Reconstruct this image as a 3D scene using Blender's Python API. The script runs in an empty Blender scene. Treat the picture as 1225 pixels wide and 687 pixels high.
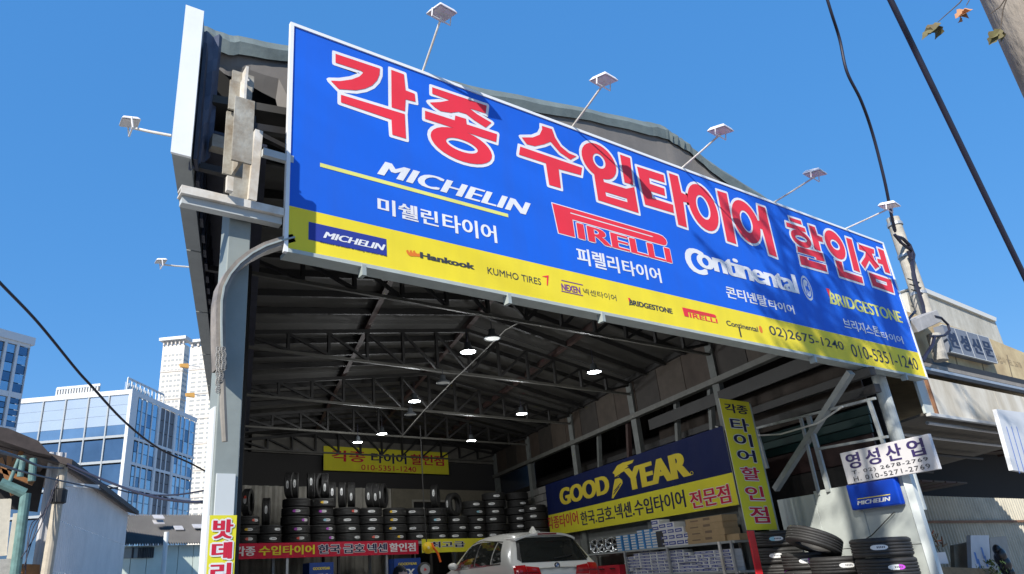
import bpy, bmesh, math, random
from mathutils import Vector as V, Matrix, Quaternion
from mathutils.bvhtree import BVHTree
from mathutils.geometry import tessellate_polygon
random.seed(7)
sc = bpy.context.scene
COL = sc.collection
# ------------------------------------------------------------------ camera
EYE = V((0, 0, 1.1)); F = 844.0; PC = (505.0, 343.0)
RX = V((1433, 275, 844)).normalized()
RZ = V((-105, -2043, 844)); RZ = (RZ - RX*RX.dot(RZ)).normalized()
RY = RZ.cross(RX)
if RY.z < 0: RY = -RY
ROT = Matrix((RX, RY, RZ))                      # image axes (right, down, forward) to world
def ray(px, py): return ROT @ V((px-PC[0], py-PC[1], F))
cam = bpy.data.cameras.new('camera'); camo = bpy.data.objects.new('camera', cam); COL.objects.link(camo)
cr, cd, cf = ROT @ V((1,0,0)), ROT @ V((0,1,0)), ROT @ V((0,0,1))
M = Matrix((cr, -cd, -cf)).transposed().to_4x4(); M.translation = EYE
camo.matrix_world = M
cam.sensor_width = 36; cam.lens = F*36/1225; cam.shift_x = (612.5-505)/1225; cam.clip_end = 3000; cam.clip_start = .05
sc.camera = camo
# ------------------------------------------------------------------ light
SUN = V((.72, .41, -.56)).normalized()
world = bpy.data.worlds.new('World'); sc.world = world; world.use_nodes = True
wn = world.node_tree.nodes; wl = world.node_tree.links
sky = wn.new('ShaderNodeTexSky'); sky.sky_type = 'NISHITA'; sky.sun_disc = False
sky.sun_elevation = math.asin(-SUN.z); sky.sun_rotation = math.atan2(-SUN.x, -SUN.y) % (2*math.pi)
sky.air_density = 1.0; sky.dust_density = .25; sky.ozone_density = 2.2; sky.altitude = 50
mx = wn.new('ShaderNodeMix'); mx.data_type = 'RGBA'; mx.inputs['Factor'].default_value = .5; mx.inputs['B'].default_value = (.50, 1.70, 4.4, 1)
gm = wn.new('ShaderNodeGamma'); gm.inputs[1].default_value = .62
hs = wn.new('ShaderNodeHueSaturation'); hs.inputs['Saturation'].default_value = 1.75; hs.inputs['Value'].default_value = 1.3
wl.new(sky.outputs[0], gm.inputs[0]); wl.new(gm.outputs[0], hs.inputs['Color']); wl.new(hs.outputs[0], mx.inputs['A']); wl.new(mx.outputs['Result'], wn['Background'].inputs[0])
wn['Background'].inputs[1].default_value = .15
sl = bpy.data.lights.new('sun', 'SUN'); sl.energy = 5.0; sl.angle = math.radians(.5); sl.color = (1, .95, .87)
so = bpy.data.objects.new('sun', sl); COL.objects.link(so); so.rotation_euler = SUN.to_track_quat('-Z', 'Y').to_euler()
so.location = (-20, -12, 30)
sc.view_settings.view_transform = 'Standard'; sc.view_settings.look = 'None'; sc.view_settings.exposure = .5; sc.view_settings.gamma = 1
sc.render.engine = 'CYCLES'; sc.cycles.max_bounces = 6; sc.cycles.diffuse_bounces = 4; sc.cycles.sample_clamp_indirect = 4; sc.cycles.use_denoising = True
# ------------------------------------------------------------------ helpers
def onY(px, py, Y): d = ray(px, py); return EYE + d*(Y/d.y)
def onZ(px, py, z): d = ray(px, py); return EYE + d*((z-EYE.z)/d.z)
def onP(px, py, p0, n): d = ray(px, py); return EYE + d*((V(p0)-EYE).dot(n)/d.dot(n))
def onR(px, py, r): d = ray(px, py); return EYE + d*(r/math.hypot(d.x, d.y))
UP = V((0,0,1)); X = V((1,0,0))
S = V((.312, .95, 0)).normalized(); SK = S.x/S.y
_m = {}
def mat(name, col, rough=.6, metal=0, noise=0, scale=5, bump=0, emit=0, spec=None, col2=None, bscale=None, stretch=None, coat=0, trans=0):
    if name in _m: return _m[name]
    m = bpy.data.materials.new(name); m.use_nodes = True; nt = m.node_tree; b = nt.nodes['Principled BSDF']
    b.inputs['Base Color'].default_value = (*col, 1); b.inputs['Roughness'].default_value = rough; b.inputs['Metallic'].default_value = metal
    if spec is not None: b.inputs['Specular IOR Level'].default_value = spec
    if coat: b.inputs['Coat Weight'].default_value = coat; b.inputs['Coat Roughness'].default_value = .05
    if trans: b.inputs['Transmission Weight'].default_value = trans
    if emit: b.inputs['Emission Color'].default_value = (*col, 1); b.inputs['Emission Strength'].default_value = emit
    if noise or col2 or bump:
        tc = nt.nodes.new('ShaderNodeNewGeometry'); mp = nt.nodes.new('ShaderNodeMapping'); nt.links.new(tc.outputs['Position'], mp.inputs[0])
        if stretch: mp.inputs['Scale'].default_value = stretch
        n = nt.nodes.new('ShaderNodeTexNoise'); n.inputs['Scale'].default_value = scale; n.inputs['Detail'].default_value = 8; n.inputs['Roughness'].default_value = .65
        nt.links.new(mp.outputs[0], n.inputs['Vector'])
        r = nt.nodes.new('ShaderNodeValToRGB'); r.color_ramp.elements[0].position = .35; r.color_ramp.elements[1].position = .68
        c2 = col2 if col2 else tuple(c*(1-noise) for c in col)
        r.color_ramp.elements[0].color = (*c2, 1); r.color_ramp.elements[1].color = (*col, 1)
        nt.links.new(n.outputs['Fac'], r.inputs[0]); nt.links.new(r.outputs[0], b.inputs['Base Color'])
        if bump:
            n2 = nt.nodes.new('ShaderNodeTexNoise'); n2.inputs['Scale'].default_value = bscale or scale*6; n2.inputs['Detail'].default_value = 4
            nt.links.new(mp.outputs[0], n2.inputs['Vector'])
            bp = nt.nodes.new('ShaderNodeBump'); bp.inputs['Strength'].default_value = bump; bp.inputs['Distance'].default_value = .02
            nt.links.new(n2.outputs['Fac'], bp.inputs['Height']); nt.links.new(bp.outputs[0], b.inputs['Normal'])
    _m[name] = m; return m
def flex(name, col, rough=.6, amt=1.0, dirt=True):
    """printed banner cloth: slack waves shared by the cloth and its print"""
    if name in _m: return _m[name]
    m = mat(name, col, rough); nt = m.node_tree; b = nt.nodes['Principled BSDF']
    g = nt.nodes.new('ShaderNodeNewGeometry'); mp = nt.nodes.new('ShaderNodeMapping'); mp.inputs['Rotation'].default_value = (0, math.radians(-22), 0); mp2 = nt.nodes.new('ShaderNodeMapping'); mp2.inputs['Scale'].default_value = (.14, 1, .8); nt.links.new(mp.outputs[0], mp2.inputs[0]); b.inputs['Specular IOR Level'].default_value = .3 if amt > .9 else .06
    n = nt.nodes.new('ShaderNodeTexNoise'); n.inputs['Scale'].default_value = 1.1; n.inputs['Detail'].default_value = 2.5; n.inputs['Roughness'].default_value = .4
    bp = nt.nodes.new('ShaderNodeBump'); bp.inputs['Strength'].default_value = .75*amt; bp.inputs['Distance'].default_value = .28
    nt.links.new(g.outputs['Position'], mp.inputs[0]); nt.links.new(mp2.outputs[0], n.inputs['Vector']); nt.links.new(n.outputs['Fac'], bp.inputs['Height']); nt.links.new(bp.outputs[0], b.inputs['Normal'])
    n3 = nt.nodes.new('ShaderNodeTexNoise'); n3.inputs['Scale'].default_value = 2.0; n3.inputs['Detail'].default_value = 6
    mx = nt.nodes.new('ShaderNodeMix'); mx.data_type = 'RGBA'; mx.inputs['A'].default_value = (*col, 1); mx.inputs['B'].default_value = (*[c*.74+.016 for c in col], 1)
    mp3 = nt.nodes.new('ShaderNodeMapping'); mp3.inputs['Scale'].default_value = (2.2,1,.35); nt.links.new(g.outputs['Position'], mp3.inputs[0])
    nt.links.new(mp3.outputs[0], n3.inputs['Vector']); nt.links.new(n3.outputs['Fac'], mx.inputs['Factor']); nt.links.new(mx.outputs['Result'], b.inputs['Base Color'])
    return m
class MB:
    """collects shapes, links them as one mesh object"""
    def __init__(s): s.v = []; s.f = []; s.mi = []
    def quad(s, *p, mi=0):
        b = len(s.v); s.v += [V(q) for q in p]; s.f.append(tuple(range(b, b+len(p)))); s.mi.append(mi); return s
    def hexa(s, p, mi=0):                         # 8 points: bottom 4 (ccw), top 4
        b = len(s.v); s.v += [V(q) for q in p]
        for q in ((3,2,1,0),(4,5,6,7),(0,1,5,4),(1,2,6,5),(2,3,7,6),(3,0,4,7)): s.f.append(tuple(b+i for i in q)); s.mi.append(mi)
        return s
    def box(s, lo, hi, mi=0):
        x0,y0,z0 = lo; x1,y1,z1 = hi
        return s.hexa([(x0,y0,z0),(x1,y0,z0),(x1,y1,z0),(x0,y1,z0),(x0,y0,z1),(x1,y0,z1),(x1,y1,z1),(x0,y1,z1)], mi)
    def obox(s, o, u, v, n, mi=0):                # corner o and three edge vectors
        o, u, v, n = V(o), V(u), V(v), V(n)
        return s.hexa([o, o+u, o+u+n, o+n, o+v, o+u+v, o+u+v+n, o+n+v], mi)
    def bar(s, a, b, w, h=None, up=UP, mi=0):     # rectangular bar between two points
        a, b = V(a), V(b); h = h or w; d = (b-a).normalized(); up = V(up)
        if abs(d.dot(up)) > .98: up = V((1,0,0)) if abs(d.x) < .9 else V((0,1,0))
        r = d.cross(up).normalized()*w/2; t = r.cross(d).normalized()*h/2
        return s.hexa([a-r-t, a+r-t, b+r-t, b-r-t, a-r+t, a+r+t, b+r+t, b-r+t], mi)
    def tube(s, pts, r, n=8, cap=True, mi=0):
        pts = [V(p) for p in pts]; k = len(pts); rs = r if isinstance(r, (list, tuple)) else [r]*k
        ref = None; base = len(s.v)
        for i, p in enumerate(pts):
            d = (pts[min(i+1,k-1)]-pts[max(i-1,0)]).normalized()
            if ref is None: ref = d.cross(UP) if abs(d.z) < .95 else d.cross(X)
            ref = (ref - d*ref.dot(d)).normalized(); w = d.cross(ref)
            for j in range(n):
                a = 2*math.pi*j/n; s.v.append(p + ref*math.cos(a)*rs[i] + w*math.sin(a)*rs[i])
        for i in range(k-1):
            for j in range(n):
                a = base+i*n+j; b = base+i*n+(j+1)%n; s.f.append((a, b, b+n, a+n)); s.mi.append(mi)
        if cap:
            s.f.append(tuple(base+j for j in reversed(range(n)))); s.f.append(tuple(base+(k-1)*n+j for j in range(n))); s.mi += [mi, mi]
        return s
    def lathe(s, prof, o=(0,0,0), axis=UP, n=32, closed=False, mi=0):   # prof: (radius, height)
        o = V(o); axis = V(axis).normalized(); e1 = axis.orthogonal().normalized(); e2 = axis.cross(e1); base = len(s.v); k = len(prof)
        for r, h in prof:
            for j in range(n): a = 2*math.pi*j/n; s.v.append(o + axis*h + (e1*math.cos(a)+e2*math.sin(a))*r)
        for i in range(k if closed else k-1):
            for j in range(n):
                a = base+i*n+j; b = base+i*n+(j+1)%n; i2 = (i+1) % k; s.f.append((a, b, base+i2*n+(j+1)%n, base+i2*n+j)); s.mi.append(mi)
        return s
    def ball(s, c, r, n=12, m=8, sq=(1,1,1), mi=0):
        return s.lathe2([(math.sin(math.pi*i/m)*r, -math.cos(math.pi*i/m)*r) for i in range(m+1)], c, n, sq, mi)
    def lathe2(s, prof, c, n, sq, mi):
        b0 = len(s.v); s.lathe(prof, (0,0,0), UP, n, mi=mi)
        for i in range(b0, len(s.v)): q = s.v[i]; s.v[i] = V((q.x*sq[0], q.y*sq[1], q.z*sq[2])) + V(c)
        return s
    def mesh(s, name, mats, smooth=False):
        me = bpy.data.meshes.new(name); me.from_pydata([tuple(v) for v in s.v], [], s.f)
        for m in (mats if isinstance(mats, (list, tuple)) else [mats]): me.materials.append(m)
        me.polygons.foreach_set('material_index', s.mi)
        if smooth: me.polygons.foreach_set('use_smooth', [True]*len(me.polygons))
        me.update(); return me
ORG = {}
def build(mb, name, mats, parent=None, smooth=False, world_coords=True, kind=None, bevel=0):
    me = mb.mesh(name, mats, smooth) if isinstance(mb, MB) else mb
    o = bpy.data.objects.new(name, me); COL.objects.link(o)
    if parent:
        org = ORG.get(parent.name, V((0,0,0)))
        if world_coords: me.transform(Matrix.Translation(-org))
        o.parent = parent; ORG[o.name] = org
    if kind: o['kind'] = kind
    if bevel:
        b = o.modifiers.new('bevel', 'BEVEL'); b.width = bevel; b.segments = 2; b.limit_method = 'ANGLE'
    return o
def thing(name, label, cat, loc=(0,0,0), group=None):
    o = bpy.data.objects.new(name, None); COL.objects.link(o); o.location = loc; o.empty_display_size = .1
    o['label'] = label; o['category'] = cat; ORG[o.name] = V(loc)
    if group: o['group'] = group
    return o
def tag(o, label, cat, group=None):
    o['label'] = label; o['category'] = cat
    if group: o['group'] = group
    return o
def kids(o): return [c for c in bpy.data.objects if c.parent == o]
def copy_tree(tree, label, loc, rot=None, group=None, extra=None):
    root, ch = tree; r = root.copy(); COL.objects.link(r); r.location = loc
    if rot is not None: r.rotation_euler = rot
    r['label'] = label
    if group: r['group'] = group
    for c, sub in ch:
        d = c.copy(); COL.objects.link(d); d.parent = r
        for g in sub: h = g.copy(); COL.objects.link(h); h.parent = d
    return r
def tree_of(root): return (root, [(c, kids(c)) for c in kids(root)])
def setbase(o, label, loc, rot=None): o.location = loc; o['label'] = label; o.rotation_euler = rot or (0,0,0)
# --- planes that carry lettering
class Frame:
    def __init__(s, o, u, v=UP): s.o = V(o); s.u = V(u).normalized(); s.v = V(v).normalized(); s.n = s.u.cross(s.v)
    def uv(s, px, py): p = onP(px, py, s.o, s.n) - s.o; return p.dot(s.u), p.dot(s.v)
    def pt(s, u, v, d=0): return s.o + s.u*u + s.v*v + s.n*d
_tc = {}
def glyphs(body, off, shear=0, space=1):
    k = (body, off, shear, space)
    if k in _tc: return _tc[k]
    c = bpy.data.curves.new('t', 'FONT'); c.body = body; c.size = 1; c.offset = off; c.shear = shear; c.space_character = space; c.resolution_u = 4; c.space_line = 1.0
    o = bpy.data.objects.new('t', c); COL.objects.link(o)
    dg = bpy.context.evaluated_depsgraph_get(); me = bpy.data.meshes.new_from_object(o.evaluated_get(dg))
    vs = [(v.co.x, v.co.y) for v in me.vertices]; fs = [tuple(p.vertices) for p in me.polygons]
    bpy.data.objects.remove(o); bpy.data.curves.remove(c); bpy.data.meshes.remove(me)
    x0 = min(v[0] for v in vs); x1 = max(v[0] for v in vs); y0 = min(v[1] for v in vs); y1 = max(v[1] for v in vs)
    r = ([((x-x0)/(x1-x0), (y-y0)/(y1-y0)) for x, y in vs], fs); _tc[k] = r; return r
def text_uv(fr, body, box, mb, mi=0, depth=.004, off=.012, bold=0, outline=0, mo=1, shear=0, space=1):
    """box = u0, v0, u1, v1 on the frame"""
    u0, v0, u1, v1 = box; vs, fs = glyphs(body, off, shear, space)
    def layer(du, dv, d, mi):
        b = len(mb.v); mb.v += [fr.pt(u0+(u1-u0)*x+du, v0+(v1-v0)*y+dv, d) for x, y in vs]
        for f in fs: mb.f.append(tuple(b+i for i in f)); mb.mi.append(mi)
    d = depth
    if outline:
        for k in range(8):
            a = k*math.pi/4+.2; layer(math.cos(a)*(outline+bold), math.sin(a)*outline, d, mo); d += .00015
        d += .001
    if bold:
        for s_ in (-1, -.5, .5, 1): layer(s_*bold, 0, d, mi); d += .00015
    layer(0, 0, d, mi)
def text_px(fr, body, bl, br, tl, mb, **k):
    a = fr.uv(*bl); b = fr.uv(*br); t = fr.uv(*tl); text_uv(fr, body, (a[0], (a[1]+b[1])/2, b[0], t[1]), mb, **k)
def poly_fill(mb, fr, loops, depth, mi):
    vs = [[V((p[0], p[1], 0)) for p in lp] for lp in loops]; flat = [p for lp in vs for p in lp]; b = len(mb.v)
    mb.v += [fr.pt(p.x, p.y, depth) for p in flat]
    for t in tessellate_polygon(vs):
        a, c, e = [flat[i] for i in t]
        t = t if (c-a).cross(e-a).z > 0 else (t[0], t[2], t[1])
        mb.f.append(tuple(b+i for i in t)); mb.mi.append(mi)
def area(lp): return sum(lp[i][0]*lp[(i+1)%len(lp)][1]-lp[(i+1)%len(lp)][0]*lp[i][1] for i in range(len(lp)))/2
def grow(lp, w):
    if area(lp) < 0: lp = lp[::-1]
    out = []; n = len(lp)
    for i in range(n):
        p0, p1, p2 = V(lp[i-1]), V(lp[i]), V(lp[(i+1)%n]); a = (p1-p0).normalized(); b = (p2-p1).normalized()
        na = V((a.y, -a.x)); nb = V((b.y, -b.x)); m = (na+nb)
        if m.length < .3: m = na
        m.normalize(); c = max(.55, m.dot(na))
        if w > 0 and a.cross(b) > .5:                 # outer corner: round it
            out.append(tuple(p1+(na*.93+a*.25)*w)); out.append(tuple(p1+m*w*1.12)); out.append(tuple(p1+(nb*.93-b*.25)*w))
        else: out.append(tuple(p1+m*w/c))
    return out
def ringpts(c, rx, ry, n=28): return [(c[0]+rx*math.cos(2*math.pi*i/n), c[1]+ry*math.sin(2*math.pi*i/n)) for i in range(n)]
# ------------------------------------------------------------------ materials
paint_grey = mat('grey_green_paint', (.36,.40,.38), .5, noise=.25, scale=3, bump=.1)
steel_dark = mat('dark_primer_steel', (.026,.024,.023), .6, noise=.4, scale=4)
steel_red = mat('red_oxide_steel', (.07,.035,.03), .65, noise=.4, scale=4)
white_steel = mat('white_painted_steel', (.72,.71,.67), .45, col2=(.48,.42,.34), scale=4, bump=.1)
galv = mat('galvanised_steel', (.5,.51,.52), .4, .5, noise=.2, scale=20)
rubber = mat('tyre_rubber', (.028,.027,.026), .62, noise=.35, scale=14, bump=.12, bscale=120)
black = mat('black_plastic', (.02,.02,.02), .5)
white = mat('white_paper', (.78,.78,.76), .6)
cable_m = mat('black_cable', (.014,.014,.03), .55)
concrete = mat('concrete', (.42,.40,.36), .85, noise=.35, scale=5, bump=.3, bscale=50)
asphalt = mat('asphalt', (.10,.10,.10), .9, noise=.3, scale=3, bump=.4, bscale=90)
floorm = mat('shop_floor_concrete', (.38,.37,.35), .75, noise=.35, scale=1.2, bump=.15)
# ------------------------------------------------------------------ the setting
g = MB().quad((-900,-600,-.12),(900,-600,-.12),(900,1200,-.12),(-900,1200,-.12))
build(g, 'ground', mat('dry_ground', (.38,.36,.33), .95, noise=.3, scale=.3), kind='structure')
r = MB().quad((-60,-4.5,-.10),(60,-4.5,-.10),(60,3.2,-.10),(-60,3.2,-.10)); build(r, 'road', asphalt, kind='structure')
p = MB().box((-60,3.2,-.3),(60,4.6,.0)); build(p, 'pavement', mat('pavement_slabs', (.4,.39,.37), .9, noise=.3, scale=4, bump=.2), kind='structure')
kb = MB().box((-60,3.05,-.3),(60,3.197,.004)); build(kb, 'kerb', concrete, kind='structure')
for x0 in range(-54, 54, 6): pass
m_ = MB()
for x0 in range(-54, 56, 6): m_.quad((x0,-.75,-.096),(x0+3,-.75,-.096),(x0+3,-.63,-.096),(x0,-.63,-.096))
build(m_, 'road_marking', white, kind='structure')
def flx(y): return SK*(y-4.6)
fl = MB()
for (y0, y1, h0, h1) in ((4.6,9.4,.004,.2),(9.4,20.6,.2,.2)):
    fl.hexa([(1.2+flx(y0),y0,-.3),(11.2+flx(y0),y0,-.3),(11.2+flx(y1),y1,-.3),(1.2+flx(y1),y1,-.3),(1.2+flx(y0),y0,h0),(11.2+flx(y0),y0,h0),(11.2+flx(y1),y1,h1),(1.2+flx(y1),y1,h1)])
build(fl, 'shop_floor', floorm, kind='structure')
# ------------------------------------------------------------------ the open-fronted shop building
ZC = 4.72                                    # bottom chord height
TY = [5.3, 7.9, 10.77, 13.8, 16.76, 19.7]     # truss planes
def xl(Y): return 1.55 + SK*(Y-5)
def xr(Y): return 10.5 + SK*(Y-5)
def xa(Y): return 6.05 + SK*(Y-5)
ZE, ZA = 4.96, 5.62
shop = thing('workshop_building', 'open fronted grey steel tyre workshop with dark pitched roof on trusses', 'workshop', (6, 5, 0))
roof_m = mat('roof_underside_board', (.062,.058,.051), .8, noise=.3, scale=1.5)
tin_out = mat('grey_roof_sheet', (.32,.34,.35), .5, noise=.2)
for side in (0, 1):                         # roof sheets, split into long strips between trusses
    for k in range(len(TY)-1):
        Y0, Y1 = TY[k] + (.012 if k else -.05), TY[k+1]-.012 + (.35 if k == 4 else 0)
        A = (lambda Y: (xl(Y)-.55, ZE-.07)) if side == 0 else (lambda Y: (xa(Y), ZA)); B = (lambda Y: (xa(Y), ZA)) if side == 0 else (lambda Y: (xr(Y)+.3, ZE-.06))
        t = .08; z = .16
        q = [(A(Y0)[0],Y0,A(Y0)[1]+z),(B(Y0)[0],Y0,B(Y0)[1]+z),(B(Y1)[0],Y1,B(Y1)[1]+z),(A(Y1)[0],Y1,A(Y1)[1]+z)]
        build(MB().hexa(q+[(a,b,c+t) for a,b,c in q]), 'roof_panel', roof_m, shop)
def steel(a, b, w, h=None, m=steel_dark, name='joist'): return build(MB().bar(a, b, w, h), name, m, shop)
for k, Y in enumerate(TY):
    L, R_, A = xl(Y), xr(Y), xa(Y)
    t = build(MB().bar((L,Y,ZC),(R_,Y,ZC),.05,.045), 'truss', mat('bottom_chord_steel', (.11,.105,.09), .55, noise=.3), shop)
    build(MB().bar((L,Y,ZE),(A,Y,ZA),.07,.07).bar((A,Y,ZA),(R_,Y,ZE),.07,.07), 'top_chord', steel_dark, t)
    n = 6
    for sgn, E_ in ((0, L), (1, R_)):
        for i in range(n+1):
            f = i/n; x = E_+(A-E_)*f; zt = ZE+(ZA-ZE)*f
            if i < n or sgn == 0: build(MB().bar((x,Y,ZC+.03),(x,Y,zt-.03),.05), 'web_post', steel_dark, t)
            if i < n:
                x2 = E_+(A-E_)*(i+1)/n
                build(MB().bar((x,Y,zt-.03),(x2,Y,ZC+.03),.045), 'web_brace', steel_dark, t)
    for E_ in (L-.02, R_+.02):
        if k: build(MB().bar((E_,Y,0.0),(E_,Y,ZE),.14), 'column', mat('inner_post_grey', (.17,.18,.17), .6, noise=.3) if E_ > 9 else steel_dark, shop)
    if k < len(TY)-1:
        for j in range(1, 4):
            Yj = Y+(TY[k+1]-Y)*j/4
            for (a, b) in (((xl(Yj)-.4,Yj,ZE+.04),(xa(Yj),Yj,ZA+.1)), ((xa(Yj),Yj,ZA+.1),(xr(Yj),Yj,ZE+.04))): steel(a, b, .06, .1)
for f, m in ((.0, steel_dark), (.5, steel_red), (1.0, steel_red)):
    for side in (0, 1):
        if f == 1.0 and side: continue
        def pp(Y): e = xl(Y) if side == 0 else xr(Y); return (e+(xa(Y)-e)*f, Y, ZE+(ZA-ZE)*f+.085)
        steel(pp(5.3), pp(19.9), .09, .1, m, 'purlin')
# conduit along the chords
build(MB().tube([onZ(620,386,ZC-.05), onZ(605,394,ZC-.06), onZ(556,442,ZC-.05), onZ(545,452,ZC-.06), onZ(507,491,ZC-.05), onZ(480,522,ZC-.05)], .009), 'conduit', mat('conduit_grey', (.22,.21,.19), .5), shop)
for k, (a, b) in enumerate(((450,700),(480,680),(500,690))):
    Y = TY[k+1]; pts = [onY(a+(b-a)*i/10, 0, Y) for i in range(11)]
    build(MB().tube([V((p.x, Y-.05, ZC-.045-.012*math.sin(i*1.9))) for i, p in enumerate(pts)], .007), 'conduit', mat('conduit_grey', (.22,.21,.19), .5), shop)
# walls
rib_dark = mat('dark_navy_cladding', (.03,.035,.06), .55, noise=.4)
def corrugated(a, b, z0, z1, m, name, parent, pitch=.2, amp=.03, label=None, kind=None):
    a, b = V(a), V(b); L = (b-a).length; d = (b-a)/L; nn = d.cross(UP); n = max(2, int(L/pitch)); mb = MB(); prev = None
    for i in range(n*4+1):
        t = i/4; off = (0, amp, amp, 0)[i % 4]; p = a + d*min(L, (t + (0,.1,.4,.1)[i%4]*0)*L/n) + nn*off; q = V(p)
        cur = (V((p.x,p.y,z0)), V((p.x,p.y,z1)))
        if prev: mb.quad(prev[0], cur[0], cur[1], prev[1])
        prev = cur
    o = build(mb, name, m, parent, kind=kind); sm = o.modifiers.new('thick', 'SOLIDIFY'); sm.thickness = .004
    return o
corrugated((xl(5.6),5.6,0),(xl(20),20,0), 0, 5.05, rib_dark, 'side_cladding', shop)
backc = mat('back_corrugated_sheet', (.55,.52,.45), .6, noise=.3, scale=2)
corrugated((5.9,19.95,0),(11.3,19.95,0), 0, 3.75, backc, 'back_cladding', shop, .3, .06)
bw = mat('beige_plaster', (.24,.215,.16), .85, noise=.2)
build(MB().box((11.3,19.9,0),(12.05,20.05,3.75)).box((13.6,19.9,0),(15.6,20.05,3.75)).box((12.05,19.9,3.35),(13.6,20.05,3.75)), 'back_wall', bw, shop)
build(MB().box((12.0,19.86,0),(12.06,19.9,3.42)).box((13.56,19.86,0),(13.62,19.9,3.42)).box((12.06,19.86,3.36),(13.56,19.9,3.42)), 'door_frame', mat('door_frame_paint', (.35,.33,.28), .6), shop)
build(MB().box((12.06,19.95,0),(13.56,20.0,3.35)), 'door', black, shop)
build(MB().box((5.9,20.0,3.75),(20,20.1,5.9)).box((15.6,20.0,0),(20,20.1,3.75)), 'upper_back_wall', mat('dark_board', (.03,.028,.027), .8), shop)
build(MB().bar((6.7,19.9,4.93),(15.4,19.9,4.88),.15,.5), 'lintel_beam', mat('lintel_paint', (.15,.14,.12), .7, noise=.3), shop)
# right side wall: brown upper sheets, block wall at the far end, grey panels near the street
EN = V((-S.y, S.x, 0))                       # faces into the workshop
E0 = V((10.5, 5, 0))
FE = Frame(E0, -S)                           # u grows toward the street
def EP(Y, z, off=0): return V((xr(Y), Y, z)) + EN*off
brown = [mat('brown_panel_a', (.075,.055,.042), .7, noise=.3), mat('brown_panel_b', (.09,.07,.055), .7, noise=.3), mat('brown_panel_c', (.05,.042,.036), .7, noise=.3)]
Y = 5.25; i = 0
while Y < 19.6:
    d = .9
    build(MB().obox(EP(Y,4.25,-.05), (EP(Y+d-.02,4.25)-EP(Y,4.25)), UP*.75, EN*.02), 'upper_panel', brown[i % 3], shop); Y += d; i += 1
build(MB().bar(EP(5.3,4.2,.05), EP(19.8,4.2,.05), .14, .1), 'side_beam', mat('beam_grey', (.16,.16,.145), .6, noise=.3), shop)
build(MB().bar(EP(5.3,3.9,.02), EP(10.2,3.9,.02), .05, .22), 'side_beam', steel_dark, shop)
for zz, m in ((3.55, steel_dark), (3.3, steel_dark)): build(MB().bar(EP(5,zz,-.3), EP(19.8,zz,-.3), .1, .12), 'side_rail', m, shop)
for Yp in (8.6, 9.7, 11.6, 13.0): build(MB().bar(EP(Yp,2.6,-.12), EP(Yp-.35,4.2,-.12), .09), 'side_brace', mat('inner_post_grey', (.17,.18,.17), .6) if Yp != 11.6 else steel_red, shop)
# boards and a dark fill for the shade beyond the right side rails (neighbouring yard)
for k, (z0, z1, m) in enumerate(((2.0,2.5,'a'),(2.52,2.9,'b'),(2.92,3.05,'t'),(3.07,3.2,'t'),(3.22,3.35,'t'),(3.4,4.2,'c'))):
    mm = {'a': brown[2], 'b': steel_red, 't': mat('teal_slat', (.02,.06,.055), .6), 'c': brown[0]}[m]
    build(MB().obox(EP(6.2,z0,-1.3-.02*k), EP(12,z0)-EP(6.2,z0), UP*(z1-z0), EN*.03), 'yard_board', mm, shop)
build(MB().obox(EP(6.25,0,-1.7), EP(20.2,0)-EP(6.25,0), UP*5.2, EN*.05).obox(EP(6.25,5.0,-1.7), EP(20.2,0)-EP(6.25,0), UP*.05, EN*1.7), 'yard_shade_backing', mat('yard_shade_dark', (.035,.03,.028), .8, noise=.3), shop)  # added dark screen, its colour stands in for the unlit bay beyond
build(MB().obox(EP(7.9,0.0,-.08), EP(14.2,0)-EP(7.9,0), UP*2.7, EN*.04), 'side_wall_panel', mat('dull_wall_board', (.2,.21,.2), .7, noise=.2), shop)
# light block wall
blk_wall = thing('block_wall', 'painted light grey block wall in the back corner behind the tyres', 'wall', tuple(EP(14.2,0)))
blk_m = [mat('block_a', (.27,.26,.245), .85, noise=.2, scale=8, bump=.2), mat('block_b', (.31,.30,.28), .85, noise=.2, scale=8, bump=.2), mat('block_c', (.23,.225,.21), .85, noise=.25, scale=8, bump=.2)]
L = 5.6; bl = .56; bh = .2
build(MB().obox(EP(14.2,0,-.16), S*L, UP*3.4, EN*.13), 'mortar_core', mat('mortar', (.13,.125,.12), .95), blk_wall)
blkmesh = [MB().obox((0,0,0), S*(bl-.02), UP*(bh-.02), EN*.05).mesh('brick', m) for m in blk_m]
for row in range(8, 17):
    off = -(bl/2) * (row % 2)
    for c in range(11):
        s0 = off + c*bl
        if s0 < 0 or s0+bl > L: continue
        o = bpy.data.objects.new('brick', random.choice(blkmesh)); COL.objects.link(o); o.parent = blk_wall
        o.location = EN*(-.03+random.uniform(0,.008)) + S*s0 + UP*(row*bh)
# grey wall panels by the street, seams between panels
pale = mat('pale_grey_panel', (.52,.56,.53), .55, noise=.12, scale=2.5, bump=.05)
gw = thing('panel_wall', 'pale grey panelled wall beside the outdoor tyre stacks', 'wall', tuple(EP(7.6,0)))
def epan(px, py): return onP(px, py, E0, EN)
ya = [4.78, 5.5, 6.3, 7.08]
for i in range(3):
    ztop = (2.08, 2.04, 2.0, 1.98)[i]
    for (z0, z1) in ((0, 1.2),(1.208, ztop+.0)):
        build(MB().obox(EP(ya[i]+.006,z0,-.05), EP(ya[i+1]-.006,z0)-EP(ya[i]+.006,z0), UP*(z1-z0), EN*.05), 'wall_panel', pale, gw, bevel=.003)
build(MB().bar(EP(4.72,0,-.03), EP(4.72,2.15,-.03), .10), 'corner_post', mat('pale_post', (.6,.64,.62), .5), gw)
build(MB().tube([epan(1072,612)+EN*.03, epan(1045,640)+EN*.03, epan(1035,646)+EN*.03], .006), 'cord', black, gw)
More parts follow.
